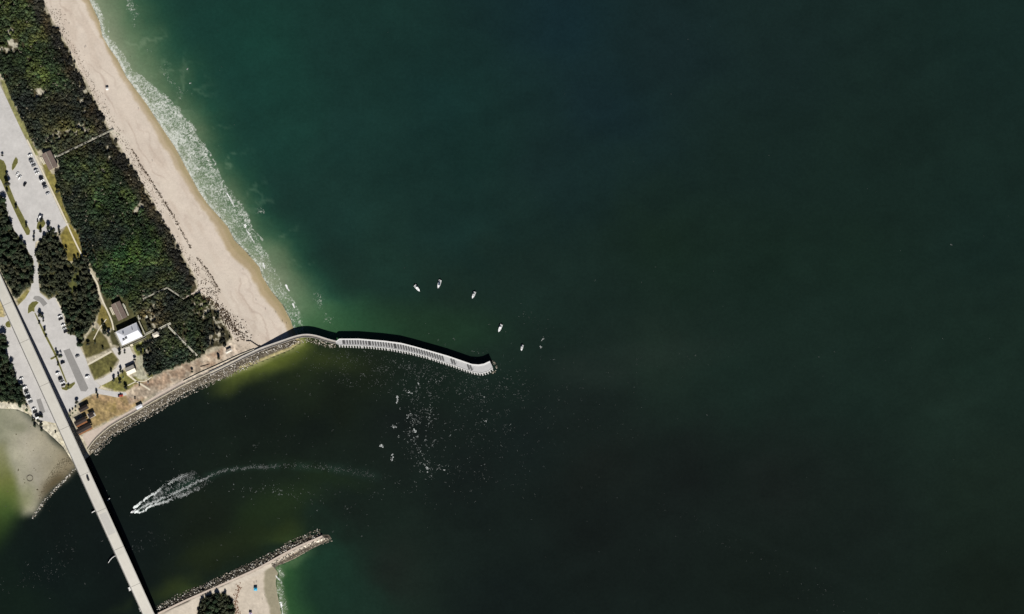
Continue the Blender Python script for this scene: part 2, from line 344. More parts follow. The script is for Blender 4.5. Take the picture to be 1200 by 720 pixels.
paint(soft([(0, 340), (-20, 330), (-20, 372), (6, 372), (3, 358)], 1, 1), (186, 170, 120))
paint(soft([(112, 322), (118, 338), (130, 348), (150, 348), (165, 372), (178, 384), (182, 396), (165, 400), (156, 406), (146, 408), (132, 404), (128, 392), (132, 384), (124, 362)], 1.2, 1), (80, 78, 50))
# dirt field, red dirt, sandy verge
paint(soft([(160, 418), (168, 416), (169, 436), (176, 444), (166, 446), (156, 440), (162, 432)], 1.5, 1), (176, 172, 148))
field = [(97, 470), (108, 463), (125, 463), (138, 466), (146, 462), (160, 460), (172, 458), (168, 470), (150, 482), (130, 491), (104, 505), (100, 492), (92, 480)]
paint(soft(field, 1.5, 1), (160, 138, 96)); paint(soft(field, 2, 1) * sstep(.02, .2, n_b) * .7, (128, 112, 68)); paint(soft(field, 2, 1) * sstep(.05, .2, n_a) * .7, (176, 146, 112))
red = [(146, 460), (158, 452), (175, 446), (198, 434), (230, 421), (262, 407), (282, 404), (304, 405), (280, 417), (250, 433), (216, 446), (190, 459), (168, 468), (152, 474)]
paint(soft(red, 2, 1.5), (186, 170, 148)); paint(soft(red, 2, 2) * sstep(.05, .2, fbm(GX, GY, 9, 4, 44)) * .5, (150, 132, 112)); paint(soft(red, 3, 2) * sstep(-.02, .18, fbm(GX + GY * .5, GY * 2 - GX, 16, 4, 40)) * .45, (142, 110, 86))
paint(soft([(262, 405), (276, 396), (300, 400), (306, 407), (270, 424), (262, 420)], 2, 2) * .8, (206, 190, 170))
paint(soft([(180, 462), (215, 445), (250, 431), (300, 407), (305, 410), (262, 431), (217, 452), (190, 466)], 1.2, .5) * .8, (204, 190, 174))
# lagoon side sand
paint(soft([(31, 474), (42, 490), (64, 496), (86, 500), (94, 535), (84, 545), (70, 522), (50, 506), (30, 488), (0, 482), (-30, 480), (-30, 470), (18, 473)], 2, 2), (206, 198, 176))
paint(soft([(31, 474), (42, 490), (64, 496), (86, 500), (94, 535), (84, 545), (70, 522), (50, 506), (30, 488), (0, 482), (-30, 480), (-30, 470), (18, 473)], 2, 2) * sstep(.05, .25, n_b) * .5, (150, 140, 110))
rev = [(104, 524), (109, 518), (128, 501), (160, 483), (200, 460), (232, 444), (280, 421), (306, 410), (345, 397), (356, 402)] + SHORE_INLET[2:-2]
paint(soft(rev, 1.5, .5), (84, 77, 65))  # ground darkened under the boulders: shade of the gaps put into the colour
paint(sstep(4.2, 2.0, dI) * inN * (GX > 280), (150, 140, 100))
# spit
paint(sstep(-1, 1, sd(GX, GY, LAND_S)), (207, 194, 175))
sp = sstep(-1, 1, sd(GX, GY, LAND_S))
paint(sp * sstep(.04, .2, n_a) * .4, (216, 203, 184))
paint(sp * sstep(11, 7, dSn + n_b * 4) * (GX < 322), (70, 65, 56))
paint(sp * sstep(1, -1, sd(GX, GY, [(320, 600), (420, 600), (420, 668), (320, 668)]) * -1) * 1.0, (84, 76, 64))
wet_s = np.interp(GY, [660, 672, 700, 740], [6, 14, 14, 10])
paint(sp * sstep(2, -2, dSe - wet_s + n_b * 4) * (GY > 662), (156, 148, 124)); paint(soft(GROVE_S, 2, 1), (74, 72, 44))
paint(soft([(322, 657), (335, 649), (355, 640), (372, 632), (372, 634), (356, 643), (338, 653), (325, 661)], .8, .8), (150, 134, 112))
paint(soft([(150, 735), (180, 722), (215, 708), (262, 687), (300, 669), (345, 644), (380, 629), (381, 632), (345, 648), (302, 674), (266, 692), (246, 696), (236, 702), (230, 716), (222, 735), (180, 770)], 1.2, .5), (213, 201, 183))

rough = (1 - sstep(-2, 2, sd(GX, GY, beach_poly))) * (1 - .8 * inS * (GX < 340)); C = C * (1 + rough * (n_c * .42 + n_b * .34 + fbm(GX, GY, 1.6, 1, 33) * .25))[..., None]
keep = np.zeros(GX.shape, bool); keep |= inl | (dmin < 7)
idx = np.arange(GX.size).reshape(GX.shape)
fk = keep[:-1, :-1] & keep[1:, :-1] & keep[1:, 1:] & keep[:-1, 1:]
Q = np.stack([idx[:-1, :-1][fk], idx[1:, :-1][fk], idx[1:, 1:][fk], idx[:-1, 1:][fk]], 1)
used = np.unique(Q); remap = np.full(GX.size, -1); remap[used] = np.arange(len(used))
V = np.stack([GX.ravel() - 600, 360 - GY.ravel(), GZA.ravel()], 1)[used]
gr_ = np.where((sd(GX, GY, beach_poly) > 2) | inS, .035, .22).ravel()[used]
jit = 1 + (RNG.random(len(used)) - .5)[:, None] * gr_[:, None]
me = fast_mesh('ground', V, remap[Q], alb_arr(np.clip(C.reshape(-1, 3)[used], 0, 255)) * jit)
me.polygons.foreach_set('use_smooth', [True] * len(me.polygons))
tag(link_mesh('ground', me, M['ground']), 'sandy barrier island ground with beach, lawns and bare dirt', 'ground', kind='structure')

# ------------------------------------------------------------------ water: one sheet, coloured by depth and silt, foam in the surf
wx = np.r_[[-12000, -5000, -2500, -1200, -600], np.arange(-300, -10, 15), np.arange(-10, 420, 2.5), np.arange(420, 1215, 6), np.arange(1225, 1800, 60), [2400, 3500, 6000, 13000]]
wy = np.r_[[-12000, -5000, -2500, -1200, -700], np.arange(-400, -10, 30), np.arange(-10, 730, 2.5), np.arange(735, 1100, 30), [1500, 2500, 5000, 12000]]
WX, WY = np.meshgrid(wx, wy)
wn = fbm(WX, WY, 90, 5, 50); wn2 = fbm(WX, WY, 34, 5, 61); wn3 = fbm(WX, WY, 12, 4, 71)
tab = [(300, 60, (27, 62, 53)), (300, 100, (27, 60, 52)), (330, 160, (28, 60, 52)), (410, 66, (26, 52, 47)), (420, 160, (27, 54, 49)), (410, 246, (29, 55, 49)), (450, 320, (30, 54, 46)), (520, 120, (24, 49, 46)), (550, 186, (24, 47, 43)), (540, 260, (26, 48, 44)), (650, 26, (23, 43, 47)), (700, 120, (24, 42, 45)), (650, 200, (25, 43, 42)), (620, 330, (27, 43, 38)), (560, 390, (29, 47, 38)), (800, 60, (25, 41, 42)), (910, 66, (26, 42, 40)), (900, 180, (25, 41, 37)), (1000, 200, (25, 41, 36)), (1160, 36, (25, 43, 39)), (790, 296, (25, 41, 33)), (900, 300, (25, 41, 34)), (1000, 300, (25, 41, 34)), (1150, 250, (25, 42, 37)), (1150, 420, (27, 43, 36)), (1000, 440, (27, 42, 36)), (860, 440, (27, 42, 36)), (770, 421, (31, 45, 38)), (680, 480, (26, 35, 32)), (800, 560, (24, 30, 28)), (700, 550, (26, 32, 29)), (700, 620, (22, 28, 26)), (910, 566, (26, 33, 30)), (900, 680, (23, 31, 27)), (1000, 600, (25, 34, 30)), (1110, 486, (29, 44, 37)), (1150, 580, (27, 39, 32)), (1160, 686, (23, 32, 26)), (560, 560, (22, 29, 27)), (480, 500, (23, 29, 27)), (620, 520, (24, 33, 31)), (300, 480, (21, 28, 24)), (180, 530, (20, 27, 25)), (240, 620, (25, 32, 24)), (330, 606, (31, 42, 28)), (150, 640, (19, 26, 25)), (60, 680, (19, 28, 26)), (20, 700, (22, 34, 27)), (90, 620, (20, 27, 25)), (420, 600, (24, 33, 28)), (460, 666, (30, 38, 33)), (600, 700, (22, 30, 28)), (400, 460, (24, 31, 24)), (360, 436, (34, 44, 28)), (430, 430, (28, 36, 26)), (370, 500, (22, 29, 25)), (500, 440, (25, 36, 30)), (410, 700, (28, 50, 40)), (385, 660, (30, 56, 44))]
for e in list(tab):
    x, y, c = e
    if x > 1100: tab.append((x + 900, y, c))
    if y < 80 and x > 250: tab.append((x, y - 700, (21, 42, 48)))
    if y > 660 and x > 350: tab.append((x, y + 700, (20, 32, 30)))
WC = interp_pts(WX + wn * 60, WY + wn2 * 50, tab, 3.2, 22)
def wpaint(alpha, c):
    global WC
    alpha = np.clip(alpha, 0, 1); WC = WC * (1 - alpha[..., None]) + np.array(c, float) * alpha[..., None]
w_dN = dline(WX, WY, SHORE_N); w_inN = pip(WX, WY, LAND_N); w_inS = pip(WX, WY, LAND_S)
JL = np.interp(WX, [345, 362, 395, 450, 500, 550, 575], [395, 393, 402, 404, 415, 433, 428])
north = (WX > 90 - (WY < 0) * 300) & (WY < JL); soft_n = np.where(WX > 395, sstep(7 + np.clip(WX - 520, 0, 60) * .5, -6, WY - JL + wn2 * np.clip(WX - 520, 0, 60) * .5), (WY < JL) * 1.0)
north_s = (WX > 90 - (WY < 0) * 300) & (soft_n > 0)
seaN = north & ~w_inN
dw = np.where(w_inN, 0, w_dN) + wn2 * 26 + wn3 * 8
def ramp(d, xs, cs): return np.stack([np.interp(d, xs, [c[k] for c in cs]) for k in range(3)], -1)
wid = np.interp(WY, [-300, 0, 60, 120, 220, 300, 350, 400], [1.05, 1.05, 1.0, .9, .75, .7, .9, 1.25])
near = ramp(dw / wid, [0, 14, 36, 54, 72, 105], [(138, 148, 120), (116, 132, 104), (88, 112, 84), (56, 88, 66), (37, 74, 58), (29, 62, 53)])
nal = np.where(north_s & ~w_inN, sstep(125, 50, dw / wid) * soft_n, 0.0); WC = WC * (1 - nal[..., None]) + near * nal[..., None]
# green bay north of the jetty
wpaint(np.where(north_s & ~w_inN, soft_n * sstep(95, 10, np.hypot((WX - 375) * .75, (WY - 392) * 1.5) + wn2 * 36), 0) * .75, (56, 98, 62))
wpaint(np.where(north_s & ~w_inN, soft_n * sstep(130, 30, np.hypot((WX - 470) * .8, (WY - 392) * 2.4) + wn2 * 40), 0) * .55, (38, 66, 44))
# inlet shoals
def blob(x, y, sx, sy, rot=0, warp=.5):
    c, s = math.cos(rot), math.sin(rot); u = ((WX - x) * c + (WY - y) * s) / sx; v = (-(WX - x) * s + (WY - y) * c) / sy
    return np.clip(sstep(1.25, .0, np.hypot(u, v) + wn2 * warp * 1.6 + wn3 * warp * .6), 0, 1)
w_dI = dline(WX, WY, SHORE_INLET[1:8]); inlet = ~w_inN & (WY > JL - 2) & (WX < 560); WC = WC
wpaint(np.where(inlet, sstep(28, 2, w_dI + wn2 * 24) * sstep(225, 300, WX), 0) * .9, (102, 112, 48))
wpaint(np.where(inlet, sstep(7, 0, w_dI + wn3 * 5) * sstep(240, 290, WX), 0) * .9, (150, 150, 100))
wpaint(np.where(inlet, blob(375, 420, 60, 18, .1), 0) * .5, (62, 72, 34))
wpaint(np.where(inlet, blob(330, 445, 60, 22, -.3), 0) * .35, (36, 44, 26))
w_dS = dline(WX, WY, SPIT_N[:15]); outS = ~w_inS
wpaint(np.where(outS & (WY < np.interp(WX, [180, 262, 300, 345, 385, 390], [722, 687, 670, 645, 632, 600])), sstep(30, 2, w_dS + wn2 * 26), 0) * .6 * sstep(372, 330, WX) * sstep(.55, .35, vnoise(WX, WY, 40, 5)), (66, 80, 38))
wpaint(blob(330, 588, 78, 24, -.35) * .55, (40, 56, 32)); wpaint(blob(290, 625, 90, 26, -.4) * .4, (34, 46, 27)); wpaint(blob(385, 558, 60, 14, .25) * .6, (32, 46, 28)); wpaint(blob(250, 648, 70, 22, -.4) * .5, (38, 46, 26)); wpaint(blob(205, 690, 40, 16, -.45) * .6, (58, 68, 32))
# green water east of the spit
w_dE = dline(WX, WY, SPIT_E); EP = [(300, 672), (318, 660), (331, 652), (345, 645), (362, 638), (380, 630), (400, 622), (440, 610), (520, 640), (560, 700), (560, 1400), (300, 1400)]
esd = sd(WX, WY, EP); es = np.where(WX < 386, (esd > 0) * 1.0, sstep(-16, 16, esd + wn2 * 24)); eastS = outS & (es > 0)
wpaint(np.where(eastS, es * sstep(95, 0, w_dE + wn2 * 22), 0) * .85, (29, 56, 40)); wpaint(np.where(eastS, es * sstep(48, 6, w_dE + wn2 * 20), 0) * .85, (50, 86, 50)); wpaint(np.where(eastS, sstep(13, 0, w_dE + wn3 * 7), 0) * .8, (126, 138, 100))
wpaint(np.where(eastS, sstep(378, 350, WX) * sstep(14, 1, dline(WX, WY, SPIT_N[15:]) + wn3 * 8), 0) * .6, (88, 116, 78))
# lagoon: sand flat under a skin of water, green channel
lag = ~w_inN & (WX < 100) & (WY > 440)
flat = [(-420, 480), (0, 478), (20, 479), (48, 500), (74, 522), (90, 545), (80, 556), (60, 576), (40, 602), (28, 602), (22, 580), (16, 560), (10, 545), (6, 520), (-420, 520)]
fs_ = sd(WX, WY, flat) + wn2 * 10
lc = ramp(WY + wn2 * 18 + wn * 10, [480, 500, 530, 560, 580, 600, 625, 650, 690], [(150, 150, 128), (140, 138, 110), (132, 132, 96), (112, 118, 66), (92, 106, 54), (64, 84, 42), (42, 60, 32), (24, 38, 27), (17, 26, 25)])
la = np.where(lag, sstep(46, 14, WX + (WY - 590) * .55 * (WY > 590) + wn3 * 8), 0); WC = WC * (1 - la[..., None]) + lc * la[..., None]
fl_c = ramp(WX + wn2 * 30, [-60, 0, 20, 35, 60, 85], [(140, 140, 116), (146, 146, 122), (168, 164, 142), (170, 164, 145), (160, 152, 128), (150, 138, 112)])
fa = np.where(lag, sstep(-7, 7, fs_), 0); WC = WC * (1 - fa[..., None]) + fl_c * fa[..., None]
wpaint(np.where(lag, blob(28, 588, 16, 22, .3, .4), 0) * .6, (120, 126, 82)); wpaint(np.where(lag, blob(66, 568, 26, 13, -.85, .5) * sstep(-2, 2, fs_), 0) * .85, (96, 84, 60)); wpaint(np.where(lag, blob(20, 500, 30, 12, .1, .6), 0) * .4, (128, 128, 108)); wpaint(np.where(lag, blob(25, 502, 12, 8, .1, .6), 0) * .4, (112, 114, 88))
wis = sstep(.045, .0, np.abs(fbm(WX, WY, 26, 4, 301))) * sstep(-.05, .2, fbm(WX, WY, 40, 3, 311) + .06)
wpaint(np.where(seaN & (w_dN > 6), wis * sstep(88, 40, w_dN) * .34, 0), (132, 150, 122))
TR = [(160, 599), (178, 589), (196, 580), (215, 571), (235, 562), (253, 555), (265, 551.5), (275, 550), (300, 548), (336, 546), (370, 548), (405, 551), (440, 558)]
tw = np.interp(WX, [155, 170, 205, 240, 290, 340, 440], [2, 7, 13, 9, 5, 8, 13])
wpaint(np.where(WX > 154, sstep(1.0, .1, dline(WX, WY, TR) / tw + wn3 * 1.1) * np.interp(WX, [155, 200, 250, 300, 350, 440], [.7, .62, .42, .3, .42, .2]) * np.clip(.75 + wn3 * 3, 0, 1.3), 0), (44, 68, 57))
# faint drifting plumes offshore
for a in ((770, 415, 120, 24, -.12, .25, (44, 56, 50)), (700, 440, 70, 20, .1, .25, (42, 54, 48)), (980, 380, 160, 50, -.3, .18, (30, 48, 40)), (900, 640, 170, 10, .45, .22, (32, 42, 38)), (620, 360, 60, 30, .3, .2, (36, 58, 50))): wpaint(blob(*a[:5], .9) * a[5], a[6])
WC = WC * (1 + wn3[..., None] * .10 + wn2[..., None] * .10 + fbm(WX * .5 + WY * .9, WY * .4 - WX * .12, 26, 3, 340)[..., None] * .10)
# surf foam mask
fw = np.interp(WY, [-300, 0, 20, 40, 55, 80, 100, 130, 180, 220, 250, 280, 310, 340, 370, 395], [10, 11, 12, 9, 9, 14, 26, 40, 42, 40, 37, 30, 22, 18, 18, 26])
fi = np.interp(WY, [-300, 0, 40, 80, 110, 150, 200, 235, 270, 310, 350, 395], [.42, .38, .44, .50, .52, .51, .46, .42, .35, .31, .25, .14])
fw = fw * .84; dws = np.where(w_inN, -w_dN, w_dN)
F = np.where(seaN | (dws < 0) & (WX > 60) & (WY < 400), fi * sstep(fw * 1.06, fw * .82, dws + wn3 * 9) * 1.0 + .24 * sstep(3.5, 0, np.abs(dws - 1.2)) - 1.0 * (1 - sstep(fw * 1.06, fw * .82, dws + wn3 * 9)), -1.5)
F = np.maximum(F, np.where(seaN, .22 * sstep(.08, .2, wn2) * sstep(75, 40, dws) * sstep(20, 40, dws) - 1.2 * (1 - sstep(.08, .2, wn2) * sstep(75, 40, dws) * sstep(20, 40, dws)), -1.5))
F = np.maximum(F, np.where(seaN, -1.2 + 1.8 * sstep(2.2, .4, np.abs(dws - fw * .9 - wn3 * 6)) * sstep(.0, .12, vnoise(WX, WY, 22, 8) - .52), -1.5))
F = np.maximum(F, np.where(eastS, .36 * sstep(13, 7, w_dE + wn3 * 8) - 1.2 * sstep(7, 14, w_dE + wn3 * 8), -1.5))
WV = np.stack([WX.ravel() - 600, 360 - WY.ravel(), np.zeros(WX.size)], 1); wi = np.arange(WX.size).reshape(WX.shape)
WQ = np.stack([wi[:-1, :-1].ravel(), wi[1:, :-1].ravel(), wi[1:, 1:].ravel(), wi[:-1, 1:].ravel()], 1)
SPEC_ADD = np.array([.0006, .0009, .0012])
wal = np.clip(srgb_lin(np.clip(WC.reshape(-1, 3), 0, 255)) / np.array(K) - SPEC_ADD, .0008, .9)
me = fast_mesh('sea_water', WV, WQ, wal, {'foam': F})
m = bpy.data.materials.new('sea_water'); m.use_nodes = True; t = m.node_tree; b = t.nodes['Principled BSDF']; N = t.nodes.new; L = t.links.new
ac = N('ShaderNodeAttribute'); ac.attribute_name = 'col'; af = N('ShaderNodeAttribute'); af.attribute_name = 'foam'; tc = N('ShaderNodeTexCoord')
def nz(s, d=5, r=.6, dist=0):
    n = N('ShaderNodeTexNoise'); n.inputs['Scale'].default_value = s; n.inputs['Detail'].default_value = d; n.inputs['Roughness'].default_value = r; n.inputs['Distortion'].default_value = dist; L(tc.outputs['Object'], n.inputs['Vector']); return n
def mth(op, a, bb, c=None):
    n = N('ShaderNodeMath'); n.operation = op
    for i, q in enumerate((a, bb, c)):
        if q is None: continue
        if isinstance(q, (int, float)): n.inputs[i].default_value = q
        else: L(q, n.inputs[i])
    return n.outputs[0]
n1 = nz(.46, 6, .72, 1.0); n2 = nz(.07, 3, .5, .4)
v = mth('MULTIPLY_ADD', mth('SUBTRACT', n1.outputs['Fac'], .5), 2.9, af.outputs['Fac'])
v = mth('MULTIPLY_ADD', mth('SUBTRACT', n2.outputs['Fac'], .5), .9, v)
v = mth('MULTIPLY_ADD', mth('SUBTRACT', v, .54), 1.75, .38)
cl = N('ShaderNodeClamp'); L(v, cl.inputs['Value']); cl.inputs['Max'].default_value = .92
mx = N('ShaderNodeMix'); mx.data_type = 'RGBA'; L(cl.outputs[0], mx.inputs['Factor']); L(ac.outputs['Color'], mx.inputs['A']); mx.inputs['B'].default_value = (*alb(222, 224, 214), 1)
mr = N('ShaderNodeMapRange'); nn = nz(.25, 4, .7); L(nn.outputs['Fac'], mr.inputs['Value']); mr.inputs['From Min'].default_value = .3; mr.inputs['From Max'].default_value = .7; mr.inputs['To Min'].default_value = .90; mr.inputs['To Max'].default_value = 1.10
vm = N('ShaderNodeVectorMath'); vm.operation = 'SCALE'; L(mx.outputs['Result'], vm.inputs[0]); L(mr.outputs['Result'], vm.inputs['Scale']); L(vm.outputs[0], b.inputs['Base Color'])
b.inputs['Roughness'].default_value = .12; b.inputs['IOR'].default_value = 1.33
wv = nz(.5, 4, .6); bp = N('ShaderNodeBump'); bp.inputs['Strength'].default_value = .25; bp.inputs['Distance'].default_value = .25; L(wv.outputs['Fac'], bp.inputs['Height']); L(bp.outputs['Normal'], b.inputs['Normal'])
tag(link_mesh('sea_water', me, m), 'dark green sea, inlet channel and pale lagoon shallows', 'water', kind='structure')

# ------------------------------------------------------------------ foam flakes on the water (real flakes lying on the surface)
def flakes(name, pts, sizes, tones, label, zlift=.04):
    pts = np.asarray(pts, float); n = len(pts); k = 6; th = np.linspace(0, 2 * np.pi, k, endpoint=False)[None] + RNG.random((n, 1)) * 6
    rr = sizes[:, None] * (.45 + .75 * RNG.random((n, k))); st = (.55 + .8 * RNG.random((n, 1)))
    ang = RNG.random((n, 1)) * 6.3; ux = np.cos(th) * rr * st; uy = np.sin(th) * rr / st
    vx = pts[:, :1] - 600 + ux * np.cos(ang) - uy * np.sin(ang); vy = 360 - pts[:, 1:2] + ux * np.sin(ang) + uy * np.cos(ang)
    vz = np.full((n, k), zlift) + (np.arange(n)[:, None] % 400) * .0003
    V = np.stack([vx, vy, vz], -1).reshape(-1, 3); Qf = np.arange(n * k).reshape(n, k)
    cc = np.repeat(tones, k, 0)
    me = fast_mesh(name, V, Qf, cc)
    return tag(link_mesh(name, me, M['foam']), label, 'foam', kind='stuff')
def scatter(spec):
    P = []; S = []; T = []
    for (x, y, sx, sy, rot, n, s, bright) in spec:
        a = RNG.normal(size=(n, 2)); c, q = math.cos(rot), math.sin(rot)
        # clumps of 1 to 8 flakes
        cx = x + a[:, 0] * sx * c - a[:, 1] * sy * q; cy = y + a[:, 0] * sx * q + a[:, 1] * sy * c
        keepm = fbm(cx, cy, 9, 3, 410) > -.03 + .10 * (RNG.random(n) - .5)
        for i in range(n):
            if n > 60 and not keepm[i] and RNG.random() < .86: continue
            kk = int(RNG.geometric(.27 if keepm[i] else .5)); d = RNG.random() * 6.3; step = s * 1.0
            br = .58 * bright * (.35 + .65 * RNG.random() ** 1.6); px_, py_ = cx[i], cy[i]
            for j in range(kk):
                P.append((px_, py_)); S.append(.85 * s * (.35 + .8 * RNG.random() ** 2)); T.append(br * (.7 + .5 * RNG.random()))
                d += RNG.normal() * .8; px_ += math.cos(d) * step; py_ += math.sin(d) * step
    T = np.clip(np.array(T), .06, .75)[:, None] * np.array([.93, 1, .97]); return np.array(P), np.array(S), T
spec = [(492, 482, 12, 34, .1, 420, .40, .5), (503, 505, 14, 12, 0, 200, .46, .55), (470, 428, 55, 13, .12, 900, .27, .36), (440, 438, 42, 16, .2, 420, .27, .32), (575, 456, 26, 20, .6, 520, .30, .38), (535, 480, 42, 36, .3, 560, .28, .34), (560, 530, 50, 30, .2, 300, .27, .32), (508, 552, 12, 8, 0, 80, .42, .6), (620, 480, 44, 44, 0, 220, .25, .3), (520, 545, 40, 14, .3, 130, .3, .36), (320, 575, 30, 5, .05, 70, .36, .55), (370, 588, 40, 12, .3, 110, .34, .34), (350, 440, 60, 12, -.2, 140, .26, .32), (340, 490, 50, 30, 0, 120, .26, .34), (280, 535, 60, 14, 0, 40, .32, .4), (230, 640, 40, 20, .3, 40, .3, .28), (60, 660, 20, 10, -.5, 110, .3, .26), (40, 680, 30, 8, -.2, 100, .28, .24), (100, 600, 40, 40, 0, 30, .3, .28), (170, 638, 14, 6, -.3, 70, .28, .26), (620, 370, 14, 6, .6, 30, .26, .3), (450, 560, 60, 20, .2, 160, .27, .32), (700, 470, 60, 30, 0, 110, .24, .28), (800, 420, 70, 14, 0, 90, .24, .25), (740, 640, 60, 40, 0, 50, .24, .26), (960, 690, 50, 10, .35, 60, .24, .25), (850, 630, 60, 6, .5, 50, .24, .22), (1114, 287, .5, .5, 0, 3, .5, .8), (900, 350, 300, 200, 0, 160, .22, .26), (240, 120, 40, 60, 0, 20, .24, .3), (190, 560, 30, 12, 0, 24, .3, .38)]
big = [(465, 468, 1.6, 4.2, .15, 16), (447, 523, 2.6, 1.5, .2, 14), (459.5, 537, 1.4, 4, 0, 16), (461, 500.5, 3, 1.6, .1, 11), (479, 487, 2.2, 3, .6, 9), (480, 460, 3, 1.5, .4, 8), (490, 450, 1.2, 1.2, 0, 4), (486, 505, 3.5, 2.5, .8, 12), (501, 549, 2, 3, 0, 9), (521, 551, .9, 2, 0, 5), (569, 494, 2, .9, .6, 5), (636, 398, 1.2, 2.2, .3, 5), (634, 406.5, 1.2, 2, .3, 5), (220, 81, 1.4, .8, -.4, 5), (223, 98, .8, 1.2, .3, 4), (567, 465, 1.5, 1.2, 0, 4)]
Pb, Sb, Tb = scatter(spec)
P2, S2, T2 = [], [], []
for x, y, sx, sy, rot, n in big:
    for i in range(n):
        a, c = RNG.normal() * sx * .55, RNG.normal() * sy * .55
        P2.append((x + a * math.cos(rot) - c * math.sin(rot), y + a * math.sin(rot) + c * math.cos(rot))); S2.append(.35 + .55 * RNG.random()); T2.append(.2 + .24 * RNG.random())
T2 = np.array(T2)[:, None] * np.array([.95, 1, .98])
flakes('foam_flecks', np.r_[Pb, P2], np.r_[Sb, S2], np.r_[Tb, T2], 'white foam flecks and small whitecaps drifting in the inlet mouth')
# wake of the running boat
def streak(pts, w0, w1, n, s0, s1, b0, b1):
    Pp = resample(pts, 400); Pw = []; Sw = []; Tw = []
    tt = RNG.random(n) ** 1.25
    for t_ in tt:
        i = min(398, int(t_ * 399)); x, y = Pp[i]; wd = w0 + (w1 - w0) * t_; clump = vnoise(np.array([x]), np.array([y]), 5, 3)[0]
        if clump < .40 and RNG.random() < .75: continue
        wob = (vnoise(np.array([x]), np.array([y]), 3.2, 9)[0] - .5) * (.8 + 1.5 * wd * (1 if wd > .6 else .3))
        d = Pp[min(399, i + 3)] - Pp[max(0, i - 3)]; d = d / (np.hypot(*d) + 1e-6); o = RNG.normal() * wd * .8 + wob
        Pw.append((x - d[1] * o, y + d[0] * o)); Sw.append((s0 + (s1 - s0) * t_) * (.5 + RNG.random())); Tw.append((b0 + (b1 - b0) * t_) * (.6 + .6 * RNG.random()))
    return Pw, Sw, Tw
PW, SW, TW = [], [], []
for a in (([(157, 596), (163, 590), (172, 584), (183, 577)], .55, .75, 520, .45, .4, .85, .6), ([(178, 580), (190, 571.5), (200, 566), (210, 560.5), (220, 556)], .85, 1.7, 520, .36, .33, .5, .28), ([(180, 584), (194, 575), (212, 566), (228, 560)], 1.4, 2.2, 360, .33, .3, .32, .2), ([(205, 564), (216, 560), (232, 555)], 1.6, 2.2, 230, .33, .3, .24, .14),
          ([(158, 600), (168, 594), (180, 588)], .5, .6, 420, .45, .38, .7, .5), ([(176, 591), (195, 582), (215, 573), (235, 563)], .8, 1.2, 760, .36, .33, .5, .26), ([(235, 563), (253, 555), (265, 551), (275, 550), (290, 548), (315, 548)], .9, 1.6, 480, .34, .30, .26, .12), ([(300, 548), (336, 546), (370, 547), (405, 551), (440, 558)], 1.6, 2.8, 420, .30, .30, .14, .08),
          ([(158, 601), (165, 600.5), (173, 596), (184, 591)], .55, .7, 520, .45, .4, .85, .6), ([(180, 593), (197, 587), (215, 579.5), (234, 572.5)], .85, 1.7, 640, .36, .33, .5, .22), ([(205, 582), (225, 574), (248, 563)], 1.6, 2.2, 260, .32, .3, .2, .12),
          ([(166, 596), (178, 588), (195, 580), (210, 572)], 2.0, 5.0, 700, .32, .32, .22, .12), ([(156.5, 600), (161, 601), (164, 600)], .7, 1.0, 100, .6, .6, .85, .8), ([(157.5, 596), (161, 592.5), (165, 589.5)], .6, .8, 100, .6, .6, .85, .8)):
    p, s, q = streak(*a); PW += p; SW += s; TW += q
flakes('boat_wake', np.array(PW), np.array(SW), np.clip(np.array(TW), .05, .8)[:, None] * np.array([.94, 1, .98]), 'white foaming wake trailing behind the speeding boat')
# breaking wave crests in the surf
PC, SC, TC = [], [], []
for pts, w_ in (([(287, 263), (289, 270), (293, 276), (298, 285)], 1.0), ([(308, 309), (310, 315)], .6), ([(335, 334), (339, 341)], .8), ([(343, 356), (345, 361)], .7), ([(265, 225), (275, 243)], .5), ([(329, 706), (330, 712), (331, 720)], .9), ([(321, 670), (324, 676), (328, 680)], .5)):
    p, s, q = streak(pts, w_ * .75, w_ * .28, 190, .42, .36, .78, .6); PC += p; SC += s; TC += q
flakes('wave_crest_foam', np.array(PC), np.array(SC), np.clip(np.array(TC), .1, .8)[:, None] * np.array([.98, 1, .98]), 'bright white crests of small waves breaking off the beach')

# ------------------------------------------------------------------ pavements, paths, islands
def pl(poly): return [(X(a), Y(b)) for a, b in poly]
def struct(name, label, cat, mb, m): return tag(mb.build_at(name, m, (0, 0, 0)), label, cat, kind='structure')
struct('parking_lot', 'pale sun-bleached asphalt parking lots and access drive', 'parking lot', MB().prism(pl(PAVED), GZ - .5, GZ + .03), M['asphalt_pale'])
patches = [[(74.5, 411), (82, 408.5), (104, 455), (101, 459), (95, 458.5)], [(43, 468.5), (48, 467), (53.5, 483), (48, 485.5)], [(39, 350), (41, 347), (46, 347), (51, 350), (56, 356), (51, 359.5), (47, 354), (42, 352)]]
for p in patches: struct('asphalt_patch', 'darker grey resurfaced strip of parking lot', 'road', MB().sheet(pl(p), GZ + .036), M['asphalt_patch'])
plaza = [(111, 446.2), (121, 443), (131, 436.5), (137, 430.5), (140.5, 422.5), (134, 413.5), (131, 409), (135, 407), (141, 412), (143, 409), (152, 406), (155, 413), (160, 419), (158, 424), (148, 429), (143, 434), (139, 440.5), (130, 446.5), (119, 452)]
struct('plaza', 'pale concrete plaza leading to the white-roofed building', 'pavement', MB().prism(pl(plaza), GZ - .4, GZ + .045), M['plaza'])
struct('side_drive', 'pale spur drive ending at the red pickup', 'road', MB().prism(pl([(111, 454), (122, 457), (136, 459.5), (148, 460), (149, 463), (138, 466), (124, 463), (110, 461)]), GZ - .4, GZ + .038), M['asphalt_pale'])
struct('promenade', 'sandy paved promenade along the inlet seawall', 'path', MB().prism(pl(PROMENADE), GZ - .8, GZ + .04), M['promenade'])
